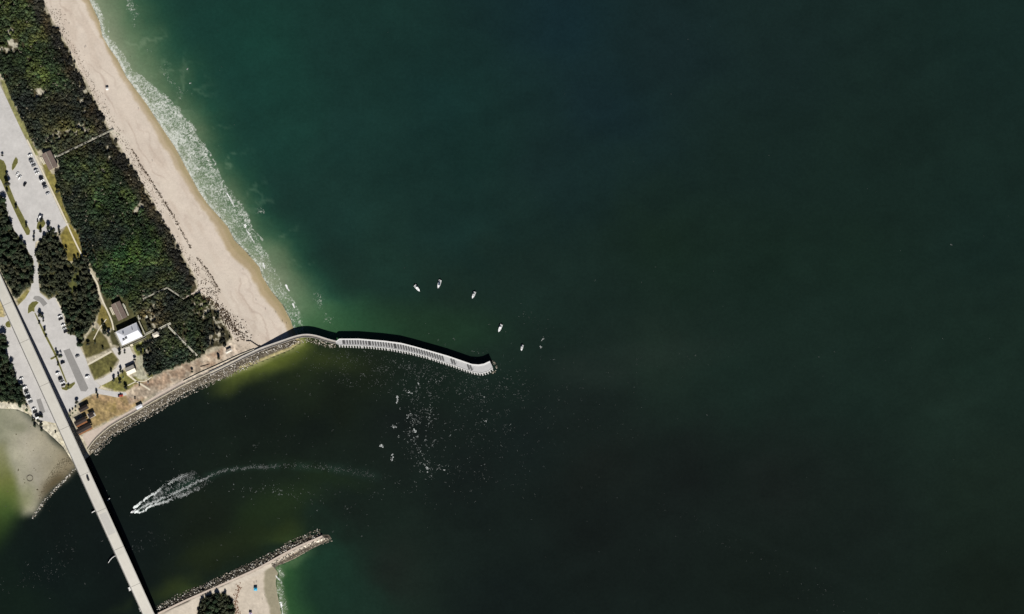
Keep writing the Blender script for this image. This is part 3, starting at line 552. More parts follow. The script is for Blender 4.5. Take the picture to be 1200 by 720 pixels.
def walk(name, pts, wdt, label, m='concrete', z=GZ + .06, n=40):
    P = [(X(a), Y(b), z) for a, b in smooth_line(pts, n)]
    return struct(name, label, 'path', MB().ribbon(P, [(-wdt / 2, -.4), (wdt / 2, -.4), (wdt / 2, 0), (-wdt / 2, 0)]), M[m])
walk('footpath', [(32, 164), (42, 184), (52, 205), (64, 230), (78.5, 261)], 1.8, 'cream footpath along the edge of the upper parking lot')
walk('footpath', [(78.5, 261.5), (83, 272), (90, 287), (98, 303), (104, 316), (110, 325), (115, 333), (117, 344), (122, 356), (128, 368), (132, 378), (133.5, 387)], 1.7, 'cream footpath winding past the lawn to the brown-roofed building', n=70)
walk('footpath', [(103, 427.5), (113, 422), (131, 412)], 2.2, 'straight cream footpath crossing the lawn')
walk('footpath', [(66, 350), (75, 368), (78, 376)], 1.3, 'short cream footpath beside the middle parking lot', n=12)
walk('footpath', [(149, 438.5), (160, 447), (176, 457)], 1.9, 'cream footpath from the kiosk down to the promenade', 'concrete', n=20)
walk('footpath', [(110, 398), (116, 386), (125, 374)], 1.1, 'worn pale footpath through the lawn by the grove', n=20)
walk('footpath', [(150, 452), (160, 447), (171, 447), (178, 442)], 1.1, 'narrow pale footpath crossing below the kiosk', n=20)
walk('spit_track', [(150, 738), (183, 720.5), (215, 705), (262, 684.5), (300, 667.5), (345, 642.5), (378, 628.5)], 2.2, 'pale sandy track along the crest of the southern rock spit', 'promenade', GZ + .06, 60)
walk('sand_trail', [(215.5, 350), (224, 345), (234, 341), (241, 338)], 1.4, 'pale sand trail from boardwalk to beach', 'promenade', n=20)
# painted bays
mk = MB()
for k in range(17):
    y = 104 + k * 5; x = 3 + (y - 104) * .463
    mk.box((X(x - 3.2), Y(y + 1.2), GZ + .036), (5.2, .14, .006), R(24))
for k in range(14):
    y = 212 + k * 3.4; x = 52 + (y - 207) * .463
    mk.box((X(x - 3.4), Y(y + 1), GZ + .036), (5.0, .12, .006), R(24))
for k in range(24):
    y = 372 + k * 3.3; x = 44.5 + (y - 370) * .46
    mk.box((X(x + 3.3), Y(y - 1), GZ + .036), (4.6, .12, .006), R(24))
struct('parking_markings', 'faded white bay lines painted on the lots', 'markings', mk, M['mark'])
islands = [('long grass island between upper lot and west lane', [(-6, 186), (0, 186.5), (5, 189), (8, 195), (8.5, 205), (12, 220), (18, 235), (28, 254), (36, 271), (35, 275.5), (31.5, 276), (26, 266), (17, 247), (9, 229), (2, 213), (-6, 200)]), ('small leaf-shaped grass island in the upper lot', [(19, 184), (21.5, 187), (21.5, 191), (18, 197), (15, 200.5), (14, 198), (14.5, 193), (16.5, 188)]), ('round grass island with trees at the foot of the upper lot', [(48, 257), (52, 258), (54, 262), (52, 266), (46, 270), (43, 268), (44, 262)]), ('curved grass island at the entry of the middle lot', [(33, 362), (34, 358), (38, 354), (43, 353), (46, 355), (43, 358), (41, 361), (41, 366), (38, 365), (33, 368)]), ('narrow grass median down the middle lot', [(40.5, 367), (42, 367), (52, 387), (66, 414), (72, 430), (79, 448), (77.5, 449), (70, 431), (63, 414), (51, 391)]), ('hooked grass island at the foot of the middle lot', [(77.6, 450), (79.5, 450), (83, 450), (88, 447.5), (88.5, 450), (84, 455), (78, 458), (73, 456.5), (72, 454), (76, 454)]), ('small grass stub beside the bridge shadow', [(59, 420), (66, 416.5), (67, 418), (63, 421), (60, 422)]), ('half-round grass bed against the bridge', [(6.5, 380), (8, 377.5), (11, 376), (13, 381), (13, 384), (9, 384), (7, 382.5)])]
for lab, p in islands:
    W_ = pl(p); e = tag(empty('traffic_island', (sum(a for a, b in W_) / len(W_), sum(b for a, b in W_) / len(W_), GZ)), lab, 'traffic island')
    loc = [(a - e.location.x, b - e.location.y) for a, b in W_]
    MB().prism(loc, -.3, .15).build('kerb', M['kerb'], e); MB().prism(offset_poly(loc, .22), .0, .2).build('turf', M['turf'], e)

# ------------------------------------------------------------------ road bridge
ys = list(np.arange(230, 900, 10.0)); c0 = (X(bridge_c(600)), Y(600), 0)
br = tag(empty('road_bridge', c0), 'long pale concrete road bridge crossing the inlet', 'bridge')
bp3 = [(X(bridge_c(y), bridge_z(y)) - c0[0], Y(y, bridge_z(y)) - c0[1], bridge_z(y)) for y in ys]
hw = 6.6
MB().ribbon(bp3, [(-hw, -.35), (-hw + .8, -1.3), (hw - .8, -1.3), (hw, -.35), (hw, 0), (-hw, 0)]).build('deck', M['bridge'], br)
for s in (-1, 1):
    MB().ribbon(bp3, [(s * hw - .12, 0), (s * hw + .12, 0), (s * hw + .06, .85), (s * hw - .06, .85)]).build('parapet', M['parapet'], br)
    MB().ribbon(bp3, [(s * (hw - 1.75) - .12, .012), (s * (hw - 1.75) + .12, .012)], closed=False).build('edge_line', M['mark'], br)
    MB().ribbon(bp3, [(s * (hw - .72) - .58, .004), (s * (hw - .72) + .58, .004)], closed=False).build('shoulder', M['parapet'], br)
def bpt(y, lat=0, dz=0):
    z = bridge_z(y); d = Vector((163.3, -360)).normalized(); l = Vector((-d.y, d.x)); return (X(bridge_c(y), z) - c0[0] + l.x * lat, Y(y, z) - c0[1] + l.y * lat, z + dz)
ang_b = math.atan2(-360, 163.3)
for y in (356, 400, 451, 502, 555.5, 598, 643, 686, 730, 775):
    MB().box(bpt(y, 0, .03), (.28, 2 * hw - .5, .03), ang_b).build('expansion_joint', M['joint'], br)
worn = [bpt(y, 0, .006) for y in np.arange(598, 628, 4)]
MB().ribbon(worn, [(-4.6, 0), (4.6, 0)], closed=False).build('resurfaced_span', M['bridge_old'], br)
for y in np.arange(376, 860, 22.2):
    z = bridge_z(y); p = bpt(y); m_ = MB().box((p[0], p[1], z - 1.85), (1.5, 11, 1.1), ang_b)
    for lat in (-3.6, 3.6):
        q = bpt(y, lat); m_.tube((q[0], q[1], -2), (q[0], q[1], z - 2.3), .75, n=10)
    m_.build('bridge_pier', M['parapet'], br)
def fender(pts, wdt, zt, label, pil=True):
    P = [(X(a), Y(b), 0) for a, b in pts]; o = P[len(P) // 2]; e = tag(empty('bridge_fender', o), label, 'fender')
    L_ = [(p[0] - o[0], p[1] - o[1], zt) for p in P]
    MB().ribbon(L_, [(-wdt / 2, -1), (wdt / 2, -1), (wdt / 2, 0), (-wdt / 2, 0)]).build('fender_beam', M['pier_rim'], e)
    for p in (L_[0], L_[-1]): MB().tube((p[0], p[1], -3), (p[0], p[1], zt + .4), .35, n=8).build('pile', M['wood_dark'], e)
fender([(107.6, 601), (110, 599.6), (113.5, 598)], .9, 2.0, 'short white fender beam poking out west of the bridge')
fender([(126, 587), (127.3, 585.6), (129, 584)], .9, 2.0, 'short white fender beam east of the bridge beyond its shadow')
fender([(127, 660), (129, 656.8), (131.5, 654), (134, 652.2), (137, 651)], .6, 2.2, 'curved white fender arm west of the bridge')
for (x, y), lab in (((152.6, 690), 'square white maintenance platform beside the bridge'), ((165.4, 714), 'small white maintenance platform at the south end of the bridge')):
    e = tag(empty('service_platform', (X(x), Y(y), 0)), lab, 'platform')
    MB().box((0, 0, 3.2), (3.6, 4.2, .3), R(24)).build('platform_deck', M['pier_rim'], e)
    for s in (-1, 1):
        MB().tube((s * 1.2, -s * .6, -2), (s * 1.2, -s * .6, 3.05), .25).build('pile', M['pile'], e)
        MB().box((s * 1.55, s * .7, 3.85), (.1, 3.9, 1.0), R(24)).build('railing', M['steel'], e)

# ------------------------------------------------------------------ fishing pier at the end of the jetty
TOP = [(393.5, 400.5), (397.5, 397.2), (420, 397.2), (450, 399.6), (470, 402.2), (485, 406), (500, 410.2), (525, 417.3), (540, 422.5), (553, 427), (561, 427.6), (567, 426.6), (574, 423.4)]
BOT = [(393.5, 402.6), (397.5, 404.6), (430, 406.0), (455, 408.6), (480, 413.2), (500, 418.3), (530, 428.2), (545, 433.5), (556, 437), (565, 438), (572, 436), (577.8, 431.6)]
nS = 120; T_ = resample(TOP, nS); B_ = resample(BOT, nS); pz = 5.3; po = (X(480), Y(406), 0)
fp = tag(empty('fishing_pier', po), 'long curved white concrete fishing pier with grated deck panels', 'pier')
def pp(i, f, dz=0): q = T_[i] * (1 - f) + B_[i] * f; return (X(q[0], pz) - po[0], Y(q[1], pz) - po[1], pz + dz)
def strip(f0, f1, z0, z1, i0=0, i1=nS - 1):
    m_ = MB(); vs_ = []; n = 0
    for i in range(i0, i1 + 1): vs_ += [pp(i, f0, z0), pp(i, f1, z0), pp(i, f1, z1), pp(i, f0, z1)]; n += 1
    fs2 = [(i * 4 + k, (i + 1) * 4 + k, (i + 1) * 4 + (k + 1) % 4, i * 4 + (k + 1) % 4) for i in range(n - 1) for k in range(4)] + [(0, 1, 2, 3), tuple(range((n - 1) * 4, n * 4))[::-1]]
    return m_.add(vs_, fs2)
strip(0, 1, -.5, 0).build('deck', M['pier'], fp)
strip(-.02, .15, .005, .35).build('north_parapet', M['pier_rim'], fp); strip(.93, 1.01, .005, .28).build('south_parapet', M['pier_rim'], fp)
xs_ = list(np.arange(401.5, 519.5, 3.0)) + [530, 533, 549, 552]
for x in xs_:
    i = int(np.argmin(np.abs((T_[:, 0] + B_[:, 0]) / 2 - x))); a, b2 = Vector(pp(i, .2)), Vector(pp(i, .8)); d = b2 - a; c = (a + b2) / 2
    MB().box((c.x, c.y, pz + .02), (2.05, d.length, .04), math.atan2(d.y, d.x) + math.pi / 2).build('grate', M['grate'], fp)
k = 0
for x in np.arange(398, 577, 3.0):
    i = int(np.argmin(np.abs((T_[:, 0] + B_[:, 0]) / 2 - x))); a = Vector(pp(i, 1.0)); d = (a - Vector(pp(i, 0))).normalized(); c = a + d * 1.05
    MB().box((c.x, c.y, pz - .55), (1.25, 3.2, .9), math.atan2(d.y, d.x) + math.pi / 2).tube((c.x, c.y, -3), (c.x, c.y, pz - 1.0), .45, n=8).build('pile', M['pile'], fp)
for i in range(4, nS, 9):
    a = pp(i, .1); MB().tube((a[0], a[1], -3), (a[0], a[1], pz - .5), .5, n=8).build('north_pile', M['pile'], fp)

# jetty wall carrying the walkway from the land to the pier
JW = smooth_line([(246, 438), (262, 430.5), (280, 421.5), (306, 409.3), (330, 401), (345, 395.8), (354, 393.6), (362, 393.3), (370, 394.6), (378, 397.2), (387, 400), (394.2, 401.6)], 70)
jz = lambda x: float(np.interp(x, [246, 280, 306, 325, 345, 394], [2.1, 2.25, 2.6, 3.9, 5.0, 5.2]))
jo = (X(330), Y(401), 0); JP = [(X(a, jz(a)) - jo[0], Y(b, jz(a)) - jo[1], jz(a)) for a, b in JW]
jw = tag(empty('jetty_walkway', jo), 'grey concrete walkway on a wall linking the beach to the fishing pier', 'walkway')
MB().ribbon([(a, b, z) for a, b, z in JP], [(-1.9, -7), (1.9, -7), (1.9, 0), (-1.9, 0)]).build('wall', M['jetty'], jw)
for s, hgt in ((1.75, .9), (-1.75, .7)):
    MB().ribbon(JP, [(s - .22, .004), (s + .22, .004), (s + .22, hgt), (s - .22, hgt)]).build('parapet', M['pier'] if s > 0 else M['jetty'], jw)
MB().ribbon(JP[18:], [(-.2, .006), (.2, .006)], closed=False).build('expansion_seam', M['joint'], jw)
# low seawall along the promenade
so_ = (X(180), Y(470.5), GZ); SP = [(X(a) - so_[0], Y(b) - so_[1], 0) for a, b in smooth_line(CURB, 70)]
sw = tag(empty('seawall', so_), 'low pale seawall with railing along the inlet promenade', 'seawall')
MB().ribbon(SP, [(-.45, -1.6), (.45, -1.6), (.45, .5), (-.45, .5)]).build('wall', M['concrete'], sw)
rl = MB().ribbon(SP, [(.05, 1.25), (.2, 1.25), (.2, 1.4), (.05, 1.4)]).ribbon(SP, [(.05, .85), (.17, .85), (.17, .95), (.05, .95)])
rl.build('railing', M['wood_dark'], sw)
for p in SP[::5]: MB().box((p[0], p[1], .9), (.18, .18, .9)).build('post', M['wood_dark'], sw)
RW = smooth_line([(215, 447), (232, 438.5), (250, 430.5), (262, 425), (280, 416.5), (298, 409.5)], 40); ro = (X(256), Y(427.5), GZ)
rw = tag(empty('retaining_wall', ro), 'second low dark-shadowed wall parallel to the seawall by the dirt strip', 'wall')
RP = [(X(a) - ro[0], Y(b) - ro[1], 0) for a, b in RW]
MB().ribbon(RP, [(-.25, -1), (.25, -1), (.25, .8), (-.25, .8)]).build('wall', M['jetty'], rw); MB().ribbon(RP, [(-.33, .8), (.33, .8), (.33, .92), (-.33, .92)]).build('coping', M['concrete'], rw)
GR = [(289, 400), (294, 400), (299, 403.5), (303, 406), (307.5, 406.6)]; go = (X(298), Y(403.5), GZ)
gr = tag(empty('timber_bulkhead', go), 'dark timber bulkhead where the beach meets the jetty wall', 'bulkhead')
GP = [(X(a) - go[0], Y(b) - go[1], 0) for a, b in polyline(GR, 1.3)]
MB().ribbon(GP, [(-.2, -2), (.2, -2), (.2, .9), (-.2, .9)]).build('planking', M['wood_dark'], gr)
for p in GP[::2]: MB().tube((p[0], p[1], -2), (p[0], p[1], 1.3), .28, n=7).build('post', M['wood_dark'], gr)

# ------------------------------------------------------------------ boulders
def rock_mesh(name, seed, m):
    r = random.Random(seed); import bmesh
    bm = bmesh.new(); bmesh.ops.create_icosphere(bm, subdivisions=1, radius=1)
    for v_ in bm.verts:
        v_.co *= r.uniform(.7, 1.12); v_.co.z *= .75
    for _ in range(3):                                   # flat broken faces
        n = Vector((r.uniform(-1, 1), r.uniform(-1, 1), r.uniform(.1, 1))).normalized(); d = r.uniform(.55, .75)
        for v_ in bm.verts:
            e = v_.co.dot(n) - d
            if e > 0: v_.co -= n * e
    me = bpy.data.meshes.new(name); bm.to_mesh(me); bm.free(); me.materials.append(m); return me
rocks = {k: [rock_mesh('boulder', 31 * j + q, M[k]) for q in range(6)] for j, k in enumerate(('rock', 'rock_pale', 'rock_dark'))}
def along(pts, t):
    P = np.array(pts, float); d = np.r_[0, np.cumsum(np.hypot(*np.diff(P, axis=0).T))]; q = t * d[-1]; x = np.interp(q, d, P[:, 0]); y = np.interp(q, d, P[:, 1])
    i = min(len(P) - 2, np.searchsorted(d, q, side='right') - 1); v_ = P[i + 1] - P[i]; v_ = v_ / (np.hypot(*v_) + 1e-9); return x, y, v_
banks = [  # (upper edge, width toward water, side, count of boulders, sizes, kinds, label, group)
    ([(104, 528), (110, 519), (128, 502), (160, 484), (200, 461), (232, 445), (262, 431), (300, 414)], 12.5, 1, 1500, (.4, .95), ('rock', 'rock', 'rock_pale', 'rock_dark'), 'grey boulder in the riprap bank below the inlet seawall', 'boulders of the riprap bank below the seawall', 110),
    ([(300, 413), (330, 404), (345, 398.5), (362, 396), (380, 400.5), (394, 405)], 5.5, 1, 260, (.45, 1.0), ('rock', 'rock_pale', 'rock_dark'), 'grey boulder at the foot of the jetty walkway on its inlet side', 'boulders along the jetty walkway', 40),
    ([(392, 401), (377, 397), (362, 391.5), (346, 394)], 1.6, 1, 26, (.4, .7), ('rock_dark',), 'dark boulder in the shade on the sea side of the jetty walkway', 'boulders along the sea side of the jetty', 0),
    ([(575, 424), (580, 428), (581, 433), (576, 437)], 2.2, -1, 26, (.6, 1.1), ('rock', 'rock_dark'), 'grey boulder heaped around the tip of the fishing pier', 'boulders around the pier tip', 12),
    ([(89, 546), (76, 560), (62, 574), (48, 590), (36.5, 606)], 3.4, -1, 160, (.5, 1.05), ('rock_pale', 'rock_pale', 'rock'), 'pale boulder in the slim breakwater west of the bridge', 'boulders of the breakwater west of the bridge', 55),
    ([(186, 719), (215, 702), (245, 690.5), (262, 682.5), (300, 665), (318, 656), (345, 640.5), (378, 626.5)], 8.5, -1, 760, (.45, 1.1), ('rock', 'rock_pale', 'rock_dark', 'rock_dark'), 'grey boulder on the channel side of the southern spit', 'boulders on the channel side of the spit', 70),
    ([(387, 628), (372, 633), (352, 643), (335, 651), (318, 661)], 6.5, -1, 330, (.45, 1.0), ('rock', 'rock_dark', 'rock_dark'), 'brownish boulder on the ocean side of the southern spit', 'boulders on the ocean side of the spit', 25)]
SV, SF = [], []
stuffV = []; stuffF = []; nvs = 0; stuffC = []
for ed, wd, side, n, (s0, s1), kinds, lab, grp, nbig in banks:
    items = []
    for i in range(n):
        x, y, d = along(ed, random.random()); o = wd * random.random() ** .9; nx, ny = (-d[1], d[0])
        if side < 0: nx, ny = -nx, -ny
        if ny < 0 and side > 0: nx, ny = -nx, -ny
        s = random.uniform(s0, s1) * random.uniform(.75, 1.2); items.append((s, x + nx * o, y + ny * o, o))
    items.sort(reverse=True)
    for j, (s, x, y, o) in enumerate(items):
        z = max(-.3, ground_z(x, y)) + s * .32; kd = random.choice(kinds)
        if o > wd * .8: kd = 'rock_dark' if random.random() < .55 else kd
        me_ = random.choice(rocks[kd]); rz = random.uniform(0, 6.28); sc = (s, s * random.uniform(.7, 1), s * random.uniform(.8, 1.2))
        if j < nbig:
            ob = bpy.data.objects.new('boulder', me_); col.objects.link(ob); ob.location = (X(x), Y(y), z); ob.rotation_euler = (random.uniform(-.3, .3), random.uniform(-.3, .3), rz); ob.scale = sc
            tag(ob, lab, 'boulder', grp)
        else:
            c, q = math.cos(rz), math.sin(rz)
            for v_ in me_.vertices: a, b_, cz = v_.co.x * sc[0], v_.co.y * sc[1], v_.co.z * sc[2]; stuffV.append((X(x) + a * c - b_ * q, Y(y) + a * q + b_ * c, z + cz))
            for p_ in me_.polygons: stuffF.append(tuple(nvs + i for i in p_.vertices)); stuffC.append(kinds.index(kd) if False else {'rock': 0, 'rock_pale': 1, 'rock_dark': 2}[kd])
            nvs += len(me_.vertices)
me = bpy.data.meshes.new('riprap'); me.from_pydata(stuffV, [], stuffF); me.materials.append(M['rock']); me.materials.append(M['rock_pale']); me.materials.append(M['rock_dark'])
me.polygons.foreach_set('material_index', stuffC); tag(link_mesh('riprap', me, None), 'smaller riprap stones filling the rock banks along the inlet', 'riprap', kind='stuff')

# ------------------------------------------------------------------ wrack line, seaweed, litter, oyster clumps
def clumps(name, pts, sizes, m, label, cat, h=.35, colr=None):
    pts = np.asarray(pts); sizes = np.asarray(sizes); n = len(pts); V = []; Fq = []
    k = 5; th = np.linspace(0, 2 * np.pi, k, endpoint=False)
    zz = np.maximum(ground_z_arr(pts[:, 0], pts[:, 1]), .03)
    for i in range(n):
        r = sizes[i] * (.6 + .6 * RNG.random(k)); a = th + RNG.random() * 6; b0 = len(V); e = .6 + .7 * RNG.random()
        for j in range(k): V.append((pts[i, 0] - 600 + math.cos(a[j]) * r[j] * e, 360 - pts[i, 1] + math.sin(a[j]) * r[j] / e, zz[i] - .05))
        V.append((pts[i, 0] - 600, 360 - pts[i, 1], zz[i] + h * sizes[i]))
        for j in range(k): Fq.append((b0 + j, b0 + (j + 1) % k, b0 + k))
    return tag(link_mesh(name, fast_mesh(name, V, Fq), m), label, cat, kind='stuff')
P, S = [], []
for line, n, sp_, s in (([(56, 5), (70, 30), (78, 48), (90, 62), (100, 92), (108, 104), (118, 122), (135, 150), (152, 182), (160, 195)], 260, 3.2, .38), ([(155, 175), (167, 196), (178, 213), (190, 232), (202, 251), (213, 272), (224, 291)], 330, .75, .5), ([(231, 302), (240, 313), (248, 324), (257, 340)], 150, .7, .5), ([(163, 192), (175, 210), (187, 230), (199, 248), (206, 258)], 170, 1.5, .42), ([(166, 214), (180, 240), (192, 262), (206, 282), (220, 300), (232, 318)], 240, 2.4, .42), ([(236, 312), (250, 332), (258, 345)], 120, 1.6, .4), ([(226, 316), (244, 340), (262, 366), (284, 384), (290, 396)], 330, 4.6, .5), ([(262, 368), (278, 390), (286, 398)], 220, 4.6, .7), ([(240, 345), (258, 362), (272, 384)], 160, 2.6, .75), ([(60, 12), (84, 52), (104, 92), (130, 140), (160, 194), (190, 250)], 420, 2.6, .36), ([(70, 12), (76, 28)], 25, 2, .4)):
    for i in range(n):
        x, y, d = along(line, random.random()); P.append((x + random.gauss(0, sp_), y + random.gauss(0, sp_ * .6))); S.append(s * random.uniform(.55, 1.7))
clumps('seaweed', P, S, M['kelp'], 'dark dried seaweed and sprouts scattered along the upper beach', 'seaweed', 1.0)
P, S = [], []
for i in range(170):
    x, y, d = along([(279, 684), (281, 690), (278, 695), (276, 702), (277, 712), (278, 722)], random.random()); P.append((x + random.gauss(0, 1.7), y + random.gauss(0, 1.2))); S.append(random.uniform(.5, 1.1))
clumps('plant_litter', P, S, M['brown_wrack'], 'brown drift of plant litter on the southern beach', 'plant litter', .2)
P, S = [], []
for i in range(900):
    u, v_ = random.random(), random.random(); x = 90 - u * 42 + random.gauss(0, 2); y = 536 + u * 48 - (1 - v_) * 0 + random.gauss(0, 2); x -= v_ * 14; y -= v_ * 12 * (.3 + u)
    if not pip(np.array([x]), np.array([y]), [(91, 536), (89, 547), (48, 588), (38, 596), (50, 572), (58, 555), (66, 542), (76, 536)])[0]: continue
    P.append((x, y)); S.append(random.uniform(.25, .75))
for x, y, s in ((21.5, 551, 1.3), (42, 551, .9), (40, 549, .7), (44, 574, 1.4), (28, 562, .8), (29, 566, .9), (39, 528, .7), (26, 536, .5), (9, 576, .7), (19, 509, .9), (48, 568, .6), (59, 535, .6), (31, 520, .5), (12, 479, .8), (9, 478, .7), (11, 481, .6), (58, 507, .5), (50, 510, .6), (57, 506, .7), (66, 506, 1.0), (55, 506, .5), (36, 500, .5), (62, 521, .6), (63, 525, .5), (60, 516, .6), (64, 528, .5)): P.append((x, y)); S.append(s)
for i in range(240):
    x, y = random.uniform(8, 60), random.uniform(500, 600); P.append((x, y)); S.append(random.uniform(.12, .34))
P = [(x, y) for x, y in P]
clumps('oyster_clumps', P, S, mat('oyster_shell_mud', alb(92, 84, 64), .95, .3, .8), 'brown oyster clumps and debris on the tidal flat', 'oyster bed', .3)
# ring on the flat
rg = MB(); n = 28
rg.ribbon([(3.5 * math.cos(t_), 3.5 * math.sin(t_), 0) for t_ in np.linspace(0, 2 * math.pi, n + 1)], [(-.35, -.4), (.35, -.4), (.28, .35), (-.28, .35)])
tag(rg.build('stone_ring', M['rock_dark'], None, (X(35), Y(560.7), .02)), 'dark ring of stones on the pale tidal flat', 'stone ring')

# ------------------------------------------------------------------ foliage
def leaf_cloud(cent, rad, hgt, colr, per, size, flat_=.55):
    """cent (n,3) base centres; builds domes of leaf faces; returns V, Q, colours"""
    n = len(cent); tot = n * per; id_ = np.repeat(np.arange(n), per)
    ph = RNG.random(tot) * 2 * np.pi; cz = RNG.random(tot) ** .7; sz = np.sqrt(1 - cz ** 2)
    lob = 1 + .22 * np.sin(ph * 3 + id_ * 1.7) + .14 * np.sin(ph * 5 + id_ * 2.3)
    k = .72 + .34 * RNG.random(tot)
    dirv = np.stack([np.cos(ph) * sz, np.sin(ph) * sz, cz], 1)
    pos = cent[id_] + np.stack([dirv[:, 0] * rad[id_] * lob * k, dirv[:, 1] * rad[id_] * lob * k, (.12 + .88 * cz) * hgt[id_] * k], 1)
    nr = dirv + RNG.normal(size=(tot, 3)) * .55; nr[:, 2] = np.abs(nr[:, 2]) + .15; nr /= np.linalg.norm(nr, axis=1)[:, None]
    u = np.cross(nr, RNG.normal(size=(tot, 3))); u /= np.linalg.norm(u, axis=1)[:, None] + 1e-6; v_ = np.cross(nr, u)
    s = size * (.55 + .8 * RNG.random(tot))[:, None]; e = (.6 + .5 * RNG.random(tot))[:, None]
    V = np.stack([pos + u * s, pos + v_ * s * e, pos - u * s * .9, pos - v_ * s * e * .9], 1).reshape(-1, 3)
    c = colr[id_] * (.72 + .56 * RNG.random(tot))[:, None]
    return V, np.arange(tot * 4).reshape(tot, 4), np.repeat(c, 4, 0)
def hull(cent, rad, hgt, colr):
    """inner bumpy domes so that one cannot see through a bush"""
    n = len(cent); k = 7; th = np.linspace(0, 2 * np.pi, k, endpoint=False); rings = [(.86, .0), (.8, .42), (.48, .74)]
    Vs = []; 
    for q, (rr, zz) in enumerate(rings):
        w_ = rr * (.82 + .36 * RNG.random((n, k)))
        Vs.append(np.stack([cent[:, :1] + np.cos(th)[None] * rad[:, None] * w_, cent[:, 1:2] + np.sin(th)[None] * rad[:, None] * w_, cent[:, 2:3] + hgt[:, None] * zz * (.9 + .2 * RNG.random((n, k)))], -1))
    top = cent + np.stack([np.zeros(n), np.zeros(n), hgt * .86], 1)
    V = np.concatenate(Vs + [top[:, None]], 1).reshape(-1, 3); st = 3 * k + 1; base = (np.arange(n) * st)[:, None]
    q = [(a * k + j, a * k + (j + 1) % k, (a + 1) * k + (j + 1) % k, (a + 1) * k + j) for a in range(2) for j in range(k)]
    q += [(2 * k + j, 2 * k + (j + 1) % k, 3 * k, 3 * k) for j in range(0, k)]
    q = np.array(q); q3 = q[-k:, :3]; q4 = q[:-k]
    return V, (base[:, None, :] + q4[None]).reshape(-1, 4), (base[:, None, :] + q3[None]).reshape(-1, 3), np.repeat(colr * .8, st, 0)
def foliage(name, parts, label, cat):
    Vs, Qs, Cs = [], [], []; off = 0
    for V, Q, c in parts: Vs.append(V); Qs.append(Q + off); Cs.append(c); off += len(V)
    me = fast_mesh(name, np.concatenate(Vs), np.concatenate(Qs), np.concatenate(Cs))
    return link_mesh(name, me, M['leaf'])
def tri2quad(V, T, c):                                    # triangles as quads with a split last edge
    A = V[T]; mid = (A[:, 0] + A[:, 2]) / 2; V2 = np.stack([A[:, 0], A[:, 1], A[:, 2], mid], 1).reshape(-1, 3); return V2, np.arange(len(V2)).reshape(-1, 4), np.repeat(c[T[:, 0]], 4, 0)
def jgrid(poly, s, gap=None):
    P_ = np.array(poly); x = np.arange(P_[:, 0].min(), P_[:, 0].max(), s); y = np.arange(P_[:, 1].min(), P_[:, 1].max(), s * .87)
    gx_, gy_ = np.meshgrid(x, y); gx_ = gx_ + (np.arange(gx_.shape[0]) % 2)[:, None] * s / 2
    gx_ = gx_ + (RNG.random(gx_.shape) - .5) * s * .8; gy_ = gy_ + (RNG.random(gy_.shape) - .5) * s * .8
    m_ = sd(gx_, gy_, poly) > .4; return gx_[m_], gy_[m_]
GREENS = [(40, 30, (.050, .062, .024)), (20, 20, (.045, .066, .022)), (30, 60, (.040, .062, .020)), (60, 85, (.048, .078, .024)), (80, 70, (.028, .032, .018)), (30, 125, (.022, .027, .018)), (75, 118, (.022, .025, .018)), (95, 135, (.024, .026, .017)), (45, 150, (.030, .036, .020)), (95, 148, (.060, .070, .028)), (80, 165, (.070, .072, .034)), (110, 170, (.030, .034, .020)), (85, 190, (.040, .062, .024)), (120, 200, (.040, .060, .022)), (90, 225, (.030, .038, .022)), (120, 240, (.038, .070, .020)), (150, 250, (.034, .058, .020)), (110, 280, (.026, .036, .022)), (135, 270, (.026, .036, .022)), (150, 300, (.032, .078, .020)), (165, 290, (.042, .082, .022)), (120, 320, (.030, .062, .020)), (185, 320, (.030, .045, .020)), (150, 335, (.026, .054, .020)), (200, 350, (.028, .036, .022)), (165, 360, (.040, .050, .022)), (178, 370, (.078, .066, .042)), (215, 370, (.026, .034, .022)), (235, 365, (.044, .062, .024)), (225, 390, (.034, .056, .020)), (200, 405, (.026, .044, .020)), (180, 418, (.022, .028, .018)), (245, 398, (.022, .026, .018)), (190, 430, (.026, .036, .018)), (262, 388, (.040, .036, .020))]
def green_at(x, y):
    c = interp_pts(x + fbm(x, y, 14, 3, 80) * 16, y + fbm(x, y, 14, 3, 84) * 16, [(a, b, tuple(q * 1000 for q in g)) for a, b, g in GREENS], 3.4, 7) / 1000
    return c
gapspec = GAPS
x, y = jgrid(SCRUB, 2.35)
vis = (y > -8)
thin = vis | (RNG.random(len(x)) < .16)
x, y, vis = x[thin], y[thin], vis[thin]
ok = np.ones(len(x), bool)
for a, b, r in gapspec: ok &= (np.hypot(x - a, y - b) + fbm(x, y, 4, 2, 90) * 8 > r * 1.35 + .6) | (RNG.random(len(x)) < .16)
low = fbm(x, y, 13, 4, 190); ok &= (low > -.16) | (RNG.random(len(x)) < .55)
edge = dline(x, y, VEG_EDGE)
ok &= ~((edge < 7) & (fbm(x, y, 7, 3, 210) * 22 + edge < 2.2)); ok &= ~((edge < 3.5) & (RNG.random(len(x)) < .25)); ok &= ~((y > 345) & (x > 232) & (RNG.random(len(x)) < .33))
for line, wd in (([(68, 183), (133, 152)], 2.2), ([(168, 350), (196, 337), (216, 350.5), (241, 338)], 2.0), ([(160, 402), (181, 388), (200, 379)], 2.4), ([(197, 381), (231, 416.5)], 1.9)): ok &= dline(x, y, line) > wd
for bx in ([(44, 180), (56, 172), (71, 196), (57, 205)], [(124, 354), (140, 348), (154, 371), (136, 382)], [(130, 388), (160, 372), (175, 394), (143, 412)], [(176, 388), (187, 384), (190, 394), (180, 399)]): ok &= sd(x, y, bx) < 0.6
x, y, edge, vis = x[ok], y[ok], edge[ok], vis[ok]
cl = green_at(x, y)
